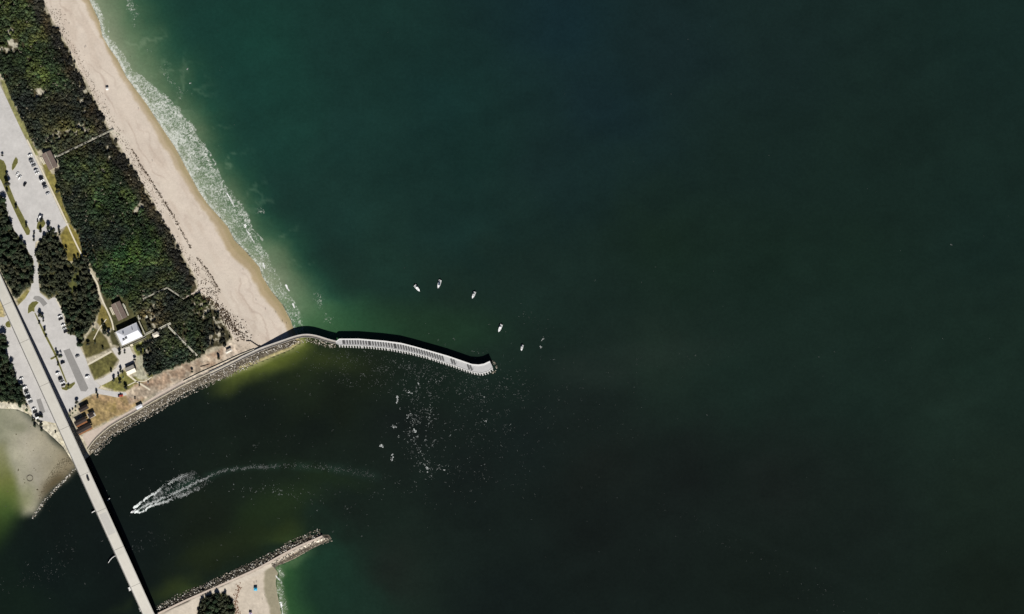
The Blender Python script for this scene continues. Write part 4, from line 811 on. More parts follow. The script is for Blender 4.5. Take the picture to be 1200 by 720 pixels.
band = sstep(20, 9, edge + fbm(x, y, 10, 3, 95) * 14) * .92 * (y < 335)
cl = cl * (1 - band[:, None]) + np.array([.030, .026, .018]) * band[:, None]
pat = fbm(x, y, 22, 4, 140); cl *= np.clip(1 + pat * 1.9, .45, 1.9)[:, None]
sp_ = fbm(x, y, 9, 3, 150); cl[:, 0] *= 1 + np.clip(sp_ * 2.2, -.25, .7); cl[:, 1] *= 1 + np.clip(sp_ * 1.2, -.2, .4)
cl *= (.42 + .95 * RNG.random(len(x)) ** 1.5)[:, None] * 1.06
dry = (RNG.random(len(x)) < .035); cl[dry] = np.array([.17, .16, .115]) * (.6 + .6 * RNG.random(dry.sum()))[:, None]
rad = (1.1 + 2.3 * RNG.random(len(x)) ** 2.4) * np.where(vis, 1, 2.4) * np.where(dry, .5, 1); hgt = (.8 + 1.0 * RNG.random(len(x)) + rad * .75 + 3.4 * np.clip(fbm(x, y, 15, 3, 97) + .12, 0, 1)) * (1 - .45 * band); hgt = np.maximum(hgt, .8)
cent = np.stack([x - 600, 360 - y, np.maximum(ground_z_arr(x, y), 1.0) - .1], 1)
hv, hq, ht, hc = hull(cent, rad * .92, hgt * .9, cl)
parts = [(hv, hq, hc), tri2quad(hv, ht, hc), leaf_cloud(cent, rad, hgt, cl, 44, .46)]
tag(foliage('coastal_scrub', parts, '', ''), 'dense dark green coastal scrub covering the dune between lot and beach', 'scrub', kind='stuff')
# understorey of the groves, so that no bare floor shows, plus woodland outside the frame
ux, uy = [], []
for g in (GROVE_W, GROVE_M, GROVE_SW, GROVE_S):
    a, b = jgrid(g, 3.4); ux.append(a); uy.append(b)
a, b = jgrid([(-330, -200), (-240, -200), (-20, 230), (-20, 300), (-60, 300), (-250, 0)], 9); ux.append(a); uy.append(b)
a, b = jgrid([(-200, 395), (-12, 395), (-12, 466), (-200, 466)], 9); ux.append(a); uy.append(b)
ux = np.concatenate(ux); uy = np.concatenate(uy); ok = np.ones(len(ux), bool)
for a, b, r in CLEARINGS: ok &= np.hypot(ux - a, uy - b) > r
for a, b, r in CLEARINGS: pass
ux, uy = ux[ok], uy[ok]; cent = np.stack([ux - 600, 360 - uy, np.full(len(ux), GZ - .1)], 1); off_ = (ux < -12) | (uy > 735)
rad = (1.5 + 1.2 * RNG.random(len(ux))) * np.where(off_, 3, 1); hgt = (1.0 + 1.2 * RNG.random(len(ux))) * np.where(off_, 3, 1); cl = np.array([.030, .036, .018]) * (.7 + .6 * RNG.random(len(ux)))[:, None]
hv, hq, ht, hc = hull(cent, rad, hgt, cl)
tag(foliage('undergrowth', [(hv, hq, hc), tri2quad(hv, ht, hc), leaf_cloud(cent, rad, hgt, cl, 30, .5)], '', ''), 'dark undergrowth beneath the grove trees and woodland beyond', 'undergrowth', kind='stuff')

# trees
def tree_meshes(seed, r, h, base_c, nl=7, per=46, leaf=.5):
    rn = np.random.default_rng(seed); cen = []; rr = []; hh = []
    for k in range(nl):
        a = rn.random() * 6.28; d = r * .58 * math.sqrt((k + .3) / nl); cen.append((d * math.cos(a), d * math.sin(a), h * (.42 + .2 * rn.random()) - (d / r) * h * .16)); rr.append(r * (.42 + .2 * rn.random())); hh.append(h * (.3 + .16 * rn.random()))
    cen = np.array(cen); rr = np.array(rr); hh = np.array(hh); cc = np.array(base_c)[None] * (.7 + .6 * rn.random(nl))[:, None]
    hv, hq, ht, hc = hull(cen, rr * .8, hh * .8, cc * .8); L_ = leaf_cloud(cen, rr, hh, cc, per, leaf)
    Vs, Qs, Cs = [], [], []; o = 0
    for V, Q, c in [(hv, hq, hc), tri2quad(hv, ht, hc), L_]: Vs.append(V); Qs.append(Q + o); Cs.append(c); o += len(V)
    crown = fast_mesh('crown', np.concatenate(Vs), np.concatenate(Qs), np.concatenate(Cs)); crown.materials.append(M['leaf'])
    tm = MB().tube((0, 0, -.3), (.1, .05, h * .5), .045 * h, .025 * h, 8)
    for c in cen[:5]: tm.tube((.05, .03, h * .34), tuple(c + np.array([0, 0, hh[0] * .4])), .02 * h, .008 * h, 5)
    trunk = tm.mesh('trunk'); trunk.materials.append(M['trunk']); return crown, trunk
dark = [tree_meshes(100 + k, 1.0 * r_, h_, c) for k, (r_, h_, c) in enumerate(((3.4, 6.0, (.030, .034, .020)), (3.0, 5.4, (.034, .040, .022)), (3.9, 6.8, (.028, .036, .020)), (2.7, 5.0, (.046, .050, .028)), (3.3, 5.8, (.026, .038, .022)), (3.0, 5.2, (.052, .052, .028))))]
lush = [tree_meshes(200 + k, r_, h_, c) for k, (r_, h_, c) in enumerate(((4.2, 6.4, (.020, .036, .018)), (3.6, 5.6, (.018, .032, .016)), (4.6, 6.8, (.024, .040, .018))))]
def palm_meshes(seed):
    rn = random.Random(seed); m_ = MB(); cs = []
    for k in range(22):
        a = k * 2.4 + rn.uniform(-.2, .2); L_ = rn.uniform(1.3, 1.9); el = rn.uniform(-.5, .9); pr = None
        for j in range(4):
            t0, t1 = j / 4, (j + 1) / 4
            def pt(t_, wd): r = L_ * t_; z = 4.6 + math.sin(el) * r - .55 * r * r * .5; return [(math.cos(a) * r * math.cos(el) - s * math.sin(a) * wd, math.sin(a) * r * math.cos(el) + s * math.cos(a) * wd, z - (.12 if s else 0)) for s in (-1, 1)]
            w0, w1 = (.1, .42, .5, .36, .06)[j], (.1, .42, .5, .36, .06)[j + 1]
            q0, q1 = pt(t0, w0), pt(t1, w1); m_.add([q0[0], q0[1], q1[1], q1[0]], [(0, 1, 2, 3)])
    me = m_.mesh('fronds'); me.materials.append(M['frond']); tr = MB().tube((0, 0, -.3), (.1, 0, 2.3), .2, .15, 8).tube((.1, 0, 2.3), (.05, .05, 4.6), .15, .17, 8).mesh('trunk'); tr.materials.append(M['trunk']); return me, tr
M['frond'] = mat('palm_frond', (.045, .062, .024), .5, .25, 1.5, .3)
palms = [palm_meshes(k) for k in range(3)]
def tree(kind, x, y, s, lab, grp=None, cat='tree', cname='crown', tname='broadleaf_tree', z=None):
    cm, tm = kind; e = empty(tname, (X(x), Y(y), ground_z(x, y) if z is None else z), random.uniform(0, 6.28)); e.scale = (s, s, s * random.uniform(.85, 1.15)); tag(e, lab, cat, grp)
    link_mesh(cname, cm, None, e); link_mesh('trunk', tm, None, e); return e
cnt = {}; WANT = []
def grove(poly, sp_, kinds, lab, grp, sc=(.72, 1.1)):
    x, y = jgrid(poly, sp_); 
    for a, b in zip(x, y):
        if a < -9 or b > 728: continue
        if any(math.hypot(a - p, b - q) < r + 1.5 for p, q, r in CLEARINGS): continue
        if 'midd' in lab and random.random() < .06: continue
        WANT.append((random.uniform(*sc), a, b, random.choice(kinds), lab, grp))
grove(GROVE_W, 5.4, dark + lush, 'dark broadleaf tree crowded in the grove between bridge and drive', 'trees of the grove west of the drive')
grove([p for p in GROVE_M[:16]] + [(110, 330), (80, 345), (48, 342), (47, 312)], 5.2, dark[:2] + dark[3:] , 'dark broadleaf tree in the middle grove between drive and footpath', 'trees of the middle grove', (.65, 1.05))
grove([(80, 347), (111, 331), (115, 348), (119, 358), (113, 371), (106, 384), (99, 393), (96, 405), (92, 402), (90, 394), (80, 391), (77, 374), (70, 356)], 5.6, dark + lush, 'dark green tree in the middle grove beside the parked cars', 'trees of the middle grove by the cars')
grove(GROVE_SW, 5.6, lush, 'deep green tree in the dense grove behind the western row of cars', 'trees of the grove behind the western cars', (.75, 1.1))
grove(GROVE_S, 5.6, lush + dark[:2], 'dark green tree in the thicket behind the southern beach', 'trees of the thicket on the southern spit', (.7, 1.0))
WANT.sort(key=lambda q: -q[0]); NT = 238
for s_, a, b, kd, lab, grp in WANT[:NT]: tree(kd, a, b, s_, lab, grp)
rest = np.array([(q[1], q[2], q[0]) for q in WANT[NT:]]); nr_ = len(rest)
cent = np.stack([rest[:, 0] - 600, 360 - rest[:, 1], np.full(nr_, GZ + 1.2)], 1); rad = rest[:, 2] * 3.1; hgt = rest[:, 2] * 4.2; cl = np.array([.032, .038, .021]) * (.7 + .6 * RNG.random(nr_))[:, None]
cent = np.repeat(cent, 4, 0) + RNG.normal(size=(nr_ * 4, 3)) * np.array([1.1, 1.1, .4]); rad = np.repeat(rad, 4) * .55; hgt = np.repeat(hgt, 4) * .8; cl = np.repeat(cl, 4, 0)
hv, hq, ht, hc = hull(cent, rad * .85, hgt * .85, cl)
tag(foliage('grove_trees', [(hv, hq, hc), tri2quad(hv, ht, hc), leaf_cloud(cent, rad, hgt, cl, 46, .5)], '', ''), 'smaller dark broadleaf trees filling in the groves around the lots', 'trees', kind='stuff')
solo = [(3.3, 182, .5, 0, 'small dark tree at the north tip of the long grass island'), (8.8, 205, .6, 0, 'small dark tree on the grass island beside two white cars'), (10, 217, 1.15, 0, 'large round dark tree on the long grass island'), (8.5, 224, .7, 3, 'olive-green tree just below the large round tree on the grass island'), (20, 243, .7, 0, 'lone dark tree halfway down the long grass island'), (31, 265, .65, 0, 'lone dark tree near the south end of the long grass island'), (50, 258.5, .9, 0, 'dark tree on the round island beside the white van'), (44.8, 259.5, .5, 1, 'small tree at the west side of the round island'), (49, 270.5, .8, 0, 'dark tree between the round island and the grove'), (58.5, 267, .95, 2, 'dark tree at the northern tip of the middle grove'), (41, 274, .5, 0, 'small dark tree standing on the pavement edge beside the drive'), (41, 281, .65, 0, 'dark tree beside the drive below the grass island'), (69, 269.5, .65, 0, 'tall dark tree at the lot corner beside the lawn'), (70.5, 275, .55, 1, 'small dark tree at the corner of the yellow lawn'), (78, 293, .6, 0, 'dark tree on the west margin of the yellow lawn'), (46.5, 369, .85, 0, 'dark tree at the head of the grass median'), (50, 371, .7, 1, 'second dark tree at the head of the grass median'), (51, 376, .5, 0, 'small dark tree on the median beside the pavement'), (46.5, 379, .5, 1, 'small olive tree on the west side of the median'), (53.5, 387, .65, 0, 'small dark tree a third of the way down the median'), (54.5, 394, .5, 0, 'smallest dark tree halfway down the median'), (65.8, 411, .45, 0, 'tiny dark tree on the median above the black cars'), (67.8, 416, .7, 1, 'dark tree on the median beside parked cars'), (69, 427, .55, 0, 'small dark tree on the median beside a black car'), (91, 472, .75, 0, 'round dark tree at the corner of the dirt field and lot'), (114, 459.5, .6, 0, 'dark tree at the junction of lot and spur drive'), (115, 465, .6, 3, 'green tree at the north edge of the dirt field'), (48.5, 488.5, .85, 0, 'dark tree at the south end of the western cars'), (45, 493, .7, 1, 'dark bushy tree on the sand south of the western cars'), (40, 493, .75, 0, 'dark tree on the sand nearest the tidal flat'), (41, 499, .7, 4, 'dark tree at the sandy edge of the flat'), (49, 498, .8, 0, 'dark tree on the sand below the parked cars'), (49.5, 504, .6, 2, 'southernmost dark tree on the sand by the flat'), (65.5, 507, .4, 0, 'tiny dark shrub-like tree near the bridge on sand'), (141.5, 414, .8, 0, 'round dark tree in the plaza bed beside the white-roofed building'), (147, 413.5, .45, 2, 'narrow dark tree in the slot of the plaza'), (158.5, 422, .6, 0, 'dark tree right behind the kiosk'), (142, 434.5, .75, 1, 'dark tree on the plaza edge west of the kiosk'), (131, 434.5, .55, 0, 'small dark tree on the rim of the lawn by the plaza'), (134, 445, .8, 1, 'dark tree on the lawn below the plaza'), (139, 441, .55, 0, 'small dark tree between lawn and plaza path'), (141.5, 448.5, .7, 0, 'leaning dark tree on the lawn near the red pickup'), (147.5, 455, .85, 0, 'dark tree beside the red pickup on the spur drive'), (163.5, 451.5, .4, 0, 'tiny dark tree along the kiosk footpath'), (158.5, 467, .35, 0, 'tiny dark bush on the promenade verge above the shelter'), (225.5, 435, .55, 0, 'small dark tree on the dirt strip'), (256, 420, .75, 5, 'dark reddish bush on the dirt strip near the beach'), (66, 205, .85, 0, 'dark tree beside the upper restroom building'), (70, 213, .6, 1, 'dark tree on the strip below the upper restroom building'), (69, 225, .95, 0, 'dark tree on the grass strip east of the upper lot'), (124, 388, 1.25, 0, 'large dark tree west of the white-roofed building'), (121, 379, .7, 0, 'slim dark tree beside the winding footpath'), (128, 392, .9, 1, 'dark tree crowding the stairs of the white-roofed building'), (104, 404, .7, 0, 'dark tree on the lawn near the middle lot'), (112, 402, .5, 1, 'small dark tree on the dry lawn'), (121, 408, .5, 0, 'small dark tree above the straight lawn path'), (88, 303, .6, 0, 'dark tree at the south end of the yellow lawn'), (92, 301, .6, 3, 'tree touching the footpath at the yellow lawn')]
for x, y, s, kx, lab in solo: tree(dark[kx], x, y, s, lab)
pl_ = [(32, 480.5, 1.3, 'lone yellow-green palm on the sand south of the western grove'), (72, 418, .9, 'small palm beside the black car on the median'), (83, 487, .9, 'palm at the north-west corner of the rust-roofed shelters'), (86, 484, .8, 'second palm beside the rust-roofed shelters'), (89.5, 481, .8, 'third palm beside the rust-roofed shelters'), (96, 396, 1.2, 'palm at the south end of the middle grove'), (110, 386, 1.1, 'palm on the lawn by the worn footpath'), (145, 442, .9, 'palm between kiosk and lawn'), (81, 455, .9, 'palm on the hooked grass island')]
for x, y, s, lab in pl_: tree(random.choice(palms), x, y, s, lab, None, 'palm tree', 'fronds', 'palm_tree')

# ------------------------------------------------------------------ buildings
def gable(L_, W_, h, rise, over=.5):            # long axis X
    a, b = L_ / 2 + over, W_ / 2 + over; t = .22
    m1 = MB(); 
    s1 = [(-a, -b, h), (a, -b, h), (a, 0, h + rise), (-a, 0, h + rise)]; s2 = [(-a, 0, h + rise), (a, 0, h + rise), (a, b, h), (-a, b, h)]
    for s in (s1, s2):
        v_ = s + [(p[0], p[1], p[2] - t) for p in s]; m1.add(v_, [(0, 1, 2, 3), (7, 6, 5, 4), (0, 4, 5, 1), (1, 5, 6, 2), (2, 6, 7, 3), (3, 7, 4, 0)])
    return m1
def hip(L_, W_, h, rise, over=.5, ridge=.5, shift=0):
    a, b = L_ / 2 + over, W_ / 2 + over; r = a * ridge
    v_ = [(-a, -b, h), (a, -b, h), (a, b, h), (-a, b, h), (-r + shift, 0, h + rise), (r + shift, 0, h + rise)]; v_ += [(p[0], p[1], h - .25) for p in v_[:4]]
    return MB().add(v_, [(0, 1, 5, 4), (1, 2, 5), (2, 3, 4, 5), (3, 0, 4), (9, 8, 7, 6), (0, 6, 7, 1), (1, 7, 8, 2), (2, 8, 9, 3), (3, 9, 6, 0)])
def walls(L_, W_, h, gable_rise=0):
    m_ = MB().box((0, 0, h / 2), (L_, W_, h))
    return m_
def building(name, label, cat, x, y, dx, dy, zt, z=GZ): return tag(empty(name, (X(x, zt), Y(y, zt), z), math.atan2(-dy, dx)), label, cat)
def doors_windows(e, L_, W_, h, n):
    for s in (-1, 1):
        for k in range(n):
            xx = -L_ / 2 + (k + .5) * L_ / n
            if (k + (s > 0)) % 3 == 1: 
                d = MB().box((xx, s * (W_ / 2 + .02), 1.05), (1.0, .08, 2.1)).build('door', M['wood_dark'], e); MB().box((xx + .35, s * (W_ / 2 + .08), 1.0), (.08, .06, .2)).build('handle', M['steel'], d)
            else: 
                d = MB().box((xx, s * (W_ / 2 + .02), h * .6), (1.3, .08, .9)).build('window', M['glass'], e); MB().box((xx, s * (W_ / 2 + .06), h * .6 - .5), (1.5, .14, .1)).build('sill', M['concrete'], d)
def ramp_rails(e, x0, y0, L_, n=3):
    for k in range(n):
        MB().box((x0, y0 + k * 1.5, .35), (L_, 1.0, .5)).build('ramp', M['concrete'], e); MB().box((x0, y0 + k * 1.5 + .62, .75), (L_, .12, 1.2)).build('railing', M['wood_pale'], e)
# brown roofs: long axis runs down-right in the photo; local +Y points to the east (beach) side
for x, y, lab in ((58.3, 188.2, 'brown gable-roofed restroom building beside the upper parking lot'), (139.5, 364.6, 'brown gable-roofed bathhouse north of the white-roofed building')):
    e = building('restroom_building', lab, 'building', x, y, 9.6, 20.5, 5); L_, W_ = 19.5, 10
    walls(L_, W_, 3.2).build('wall', M['wall'], e); r_ = gable(L_, W_, 3.2, 1.9, .7).build('roof', M['brown_roof'], e)
    MB().box((0, 0, 5.13), (L_ + 1.3, .5, .12)).build('ridge_cap', M['wood'], r_)
    for k in (-5, 1, 6): MB().tube((k, -2.2, 4.1), (k, -2.2, 4.9), .18, n=8).build('vent', M['steel'], r_)
    doors_windows(e, L_, W_, 3.2, 5); ramp_rails(e, -3.6, -8.6, 9.5, 3)
    MB().box((-2, 7.2, .8), (4.2, 3.4, .25)).build('landing', M['wood_pale'], e)
# white-roofed pavilion building
e = building('pavilion_building', 'large white-roofed pavilion building above the plaza', 'building', 151.6, 391.8, 24, -11, 6); L_, W_ = 25.4, 16.6
walls(L_, W_, 4.6).build('wall', M['wall'], e)
rf = hip(L_, W_, 4.6, 2.4, .6, .62, 3.2).build('roof', M['white_roof'], e)
for (a, b, s1, s2) in ((-8.5, -3.6, 2.4, 1.6), (-5.2, -3.0, 2.6, 1.8), (5.5, 3.2, .5, 1.8), (-6, 3.4, 1.1, 1.1)): MB().box((a, b, 5.9 + (1.1 if abs(b) < 3.1 else .5)), (s1, s2, 1.5)).build('rooftop_unit', M['steel'], rf)
for s in (-1, 1): MB().box((0, s * (W_ / 2 + .62), 4.62), (L_ + 1.2, .1, .3)).build('gutter', M['pier_rim'], rf)
doors_windows(e, L_, W_, 4.6, 6)
MB().box((0, -W_ / 2 - 2.0, 1.0), (L_ + 6, 2.6, .25)).build('veranda_deck', M['wood'], e); MB().box((0, -W_ / 2 - 3.3, 1.7), (L_ + 6, .12, 1.2)).build('railing', M['wood_pale'], e)
MB().box((-L_ / 2 - 2.2, 0, 1.0), (2.2, W_ + 2, .25)).build('side_deck', M['wood'], e); MB().box((-L_ / 2 - 3.3, 0, 1.7), (.12, W_ + 2, 1.2)).build('railing', M['wood_pale'], e)
MB().box((L_ / 2 + 3.4, .6, 1.0), (1.3, W_ + 2, .25)).build('side_deck', M['wood'], e); MB().box((L_ / 2 + 4.1, .6, 1.7), (.12, W_ + 2, 1.2)).build('railing', M['wood_pale'], e)
for k in range(5): MB().box((-3.4 - k * 0, -W_ / 2 - 3.6 - k * .45, .9 - k * .19), (3.2, .45, .18)).build('stair', M['concrete'], e)
# kiosk
e = building('kiosk', 'small cream-roofed kiosk at the end of the plaza', 'kiosk', 153.2, 433.8, 24, -11, 4); L_, W_ = 10.2, 8.2
walls(L_, W_, 3.2).build('wall', M['wall'], e); rf = gable(L_, W_, 3.2, 1.7, .4).build('roof', M['cream_roof'], e); MB().box((0, 0, 4.92), (11, .4, .1)).build('ridge_cap', M['concrete'], rf); doors_windows(e, L_, W_, 3.2, 3)
def shelter(x, y, L_, W_, h, roofm, label, dx=24, dy=-12.5, rise=.8, cat='shelter', kind='gable', pad=True):
    e = building('picnic_shelter', label, cat, x, y, dx, dy, h)
    (gable if kind == 'gable' else hip)(L_, W_, h, rise, .25).build('roof', M[roofm], e)
    for a in (-1, 1):
        for b in (-1, 1): MB().box((a * (L_ / 2 - .2), b * (W_ / 2 - .2), h / 2), (.22, .22, h - .1)).build('post', M['wood_pale'], e)
    if 'rust' in label: MB().box((0, -W_ / 2 - 1.2, h - .45), (L_, 1.7, .1)).build('sunlit_strip', M['rust_roof'], e)  # added strip: rust colour stands for the sunlit south roof slope
    if pad: MB().box((0, 0, .06), (L_ + 2.5, W_ + 1, .16)).build('slab', M['plaza'], e)
    tb = MB().box((0, 0, .72), (1.9, .8, .08)).box((0, .85, .45), (1.9, .28, .06)).box((0, -.85, .45), (1.9, .28, .06)).box((-.6, 0, .4), (.1, 1.6, .64)).box((.6, 0, .4), (.1, 1.6, .64)); tb.build('picnic_table', M['wood'], e)
    return e
shelter(163.3, 477, 6.8, 3.6, 2.6, 'white_roof', 'white-roofed shelter on the promenade beside the seawall', rise=.35)
shelter(268, 412, 5.6, 2.2, 2.8, 'cream_roof', 'small pale shelter where the dirt strip meets the dune scrub', rise=.5)
shelter(182.8, 392.6, 6, 5.2, 2.9, 'cream_roof', 'pale square gazebo beside the boardwalk junction', rise=.8, kind='hip')
shelter(107, 486.5, 6.4, 5.2, 2.8, 'dark_roof', 'dark-roofed square shelter on the edge of the dirt field', rise=.6)
for x, y, L_, W_, lab in ((94.5, 493.8, 14, 5.2, 'northern shelter with shade-dark roof and sunlit rust strip beside the bridge shadow'), (98.8, 502.2, 17.5, 5.6, 'southern shelter with shade-dark roof and sunlit rust strip beside the promenade'), (98.2, 478.6, 11, 5.0, 'dark-roofed shelter at the corner of lot and dirt field')):
    shelter(x, y, L_, W_, 3.4, 'dark_roof', lab, rise=1.0, pad=False)
LG = tag(MB().tube((-5.6, -.3, .3), (5.6, .5, .35), .34, .2, 8).tube((2.2, .2, .3), (3.6, 1.4, .5), .14, .05, 6).build('driftwood_log', M['wood_dark'], None, (X(240.5), Y(428.6), GZ), R(12)), 'long dark driftwood log lying on the dirt strip', 'log')
e = tag(empty('utility_box', (X(174), Y(449), GZ)), 'small orange-tan utility box beside the kiosk footpath', 'utility box'); MB().box((0, 0, .8), (1.5, 1.1, 1.6)).build('cabinet', mat('orange_tan_paint', alb(214, 160, 110), .6, .08, 1), e); MB().box((0, 0, 1.65), (1.7, 1.3, .1)).build('lid', M['steel'], e)

# boardwalks
def boardwalk(pts, wdt, label, m='wood', z=3.0):
    P = [(X(a), Y(b), z) for a, b in polyline(pts, 2.4)]; o = (P[len(P) // 2][0], P[len(P) // 2][1], GZ); e = tag(empty('boardwalk', o), label, 'boardwalk')
    Lp = [(p[0] - o[0], p[1] - o[1], z - GZ) for p in P]
    MB().ribbon(Lp, [(-wdt / 2, -.15), (wdt / 2, -.15), (wdt / 2, 0), (-wdt / 2, 0)]).build('deck', M[m], e)
    for s in (-1, 1):
        MB().ribbon(Lp, [(s * wdt / 2 - .06, .85), (s * wdt / 2 + .06, .85), (s * wdt / 2 + .06, 1.0), (s * wdt / 2 - .06, 1.0)]).build('handrail', M['wood_pale'], e)
    for p in Lp[::3]: MB().box((p[0], p[1], (z - GZ) / 2 - .3), (wdt * .9, .18, z - GZ + .3)).build('trestle', M['wood_dark'], e)
    return e
boardwalk([(67, 184), (100, 168.2), (133, 152.2)], 1.7, 'long straight grey boardwalk from the restroom building to the upper beach')
boardwalk([(168, 350.4), (182, 344), (196.5, 337.4), (216, 350.3)], 1.5, 'angled grey boardwalk bent above the middle of the dune')
boardwalk([(170, 392.5), (176, 389.5), (181, 387)], 2.4, 'short boardwalk leaving the white-roofed building')
boardwalk([(186.5, 386), (193, 382.6), (200.5, 379)], 2.4, 'wide pale boardwalk stub beyond the square gazebo', 'wood_pale')
boardwalk([(197, 382), (213, 398.5), (231.5, 417)], 1.9, 'straight pale boardwalk running down to the dirt strip', 'wood_pale')
boardwalk([(157, 357), (160, 366), (164.5, 374)], 1.3, 'short pale boardwalk east of the bathhouse', 'wood_pale')
boardwalk([(144.5, 356), (148, 363), (151, 370)], 1.4, 'narrow pale ramp walkway along the bathhouse roof', 'wood_pale')
for x, y, s, lab in ((181.5, 341.6, 2.6, 'small square viewing deck on the angled boardwalk'), (65.5, 182.5, 3.2, 'small pale landing deck behind the upper restroom building'), (163.5, 373, 3.2, 'small pale deck at the corner of the white-roofed building'), (172, 371.5, 3.0, 'small pale deck in the scrub east of the white-roofed building'), (109, 162.8, 2.2, 'small rest bay on the long straight boardwalk')):
    e = tag(empty('viewing_deck', (X(x), Y(y), GZ), R(25)), lab, 'deck'); MB().box((0, 0, 1.02), (s, s, .16)).build('deck', M['wood_pale'], e)
    for a in (-1, 1):
        MB().box((a * s / 2, 0, 1.6), (.1, s, .9)).build('railing', M['wood'], e)
        for b in (-1, 1): MB().box((a * s * .4, b * s * .4, .45), (.2, .2, 1.0)).build('post', M['wood_dark'], e)

# ------------------------------------------------------------------ cars
def car_proto(kind, paint):
    L_, W_, hb, hr = dict(sedan=(4.7, 1.85, .92, 1.45), suv=(4.9, 1.95, 1.05, 1.8), pickup=(5.7, 2.0, 1.1, 1.85), van=(5.4, 2.05, 1.2, 2.3))[kind]; a = L_ / 2; w_ = W_ / 2
    root = empty('parked_car' if kind != 'van' else 'parked_van', (0, 0, -500)); P_ = M['paint_' + paint]
    prof = [(-a, .35), (-a, hb - .12), (-a + .12, hb), (a - 1.1, hb), (a - .15, hb - .18), (a, hb - .35), (a, .35), (a - .1, .22), (-a + .1, .22)]
    b_ = MB(); n = len(prof); vs_ = [(x, s * w_ * (1 if z > .3 else .95) * (.93 if abs(x) > a - .2 else 1), z) for s in (-1, 1) for x, z in prof]
    b_.add(vs_, [(i, (i + 1) % n, n + (i + 1) % n, n + i) for i in range(n)] + [tuple(range(n)), tuple(range(n, 2 * n))[::-1]]).build('body', P_, root)
    c0_, c1_, t0_, t1_ = dict(sedan=(-1.75, 1.0, -1.15, .25), suv=(-2.3, 1.15, -2.05, .5), pickup=(-.75, 1.35, -.6, .65), van=(-2.6, 1.7, -2.5, 1.15))[kind]
    v_ = [(c0_, -w_ * .93, hb - .02), (c1_, -w_ * .93, hb - .02), (c1_, w_ * .93, hb - .02), (c0_, w_ * .93, hb - .02), (t0_, -w_ * .76, hr - .05), (t1_, -w_ * .76, hr - .05), (t1_, w_ * .76, hr - .05), (t0_, w_ * .76, hr - .05)]
    MB().add(v_, [(3, 2, 1, 0), (4, 5, 6, 7), (0, 1, 5, 4), (1, 2, 6, 5), (2, 3, 7, 6), (3, 0, 4, 7)]).build('windows', M['glass'], root)
    MB().box(((t0_ + t1_) / 2, 0, hr - .02), (t1_ - t0_ + .12, W_ * .8, .08)).build('roof', P_, root)
    if kind == 'pickup': MB().box((-a + 1.0, 0, hb + .01), (1.8, W_ * .82, .03)).build('cargo_bed', M['tyre'], root)
    for sx in (-1, 1):
        for sy in (-1, 1): MB().tube((sx * a * .62, sy * (w_ - .2), .34), (sx * a * .62, sy * (w_ + .02), .34), .34, n=10).build('wheel', M['tyre'], root)
    for sy in (-1, 1): MB().box((a - .06, sy * w_ * .68, hb - .32), (.12, .4, .16)).build('headlight', M['pier_rim'], root)
    return root
protos = {}
def car(kind, paint, x, y, ang, lab, grp, z=GZ + .03, name=None):
    key = (kind, paint)
    if key not in protos: o = protos[key] = car_proto(kind, paint)
    else: o = copy_tree(protos[key])
    o.location = (X(x), Y(y), z); o.scale = (1.08, 1.08, 1.05); o.rotation_euler = (0, 0, R(ang)); tag(o, lab, 'van' if kind == 'van' else ('pickup truck' if kind == 'pickup' else 'car'), grp)
    if name: o.name = name
    return o
gU, gM, gW, gB = 'cars in the upper parking lot', 'cars in the middle parking lot', 'cars in the western row under the grove', None
A = 24
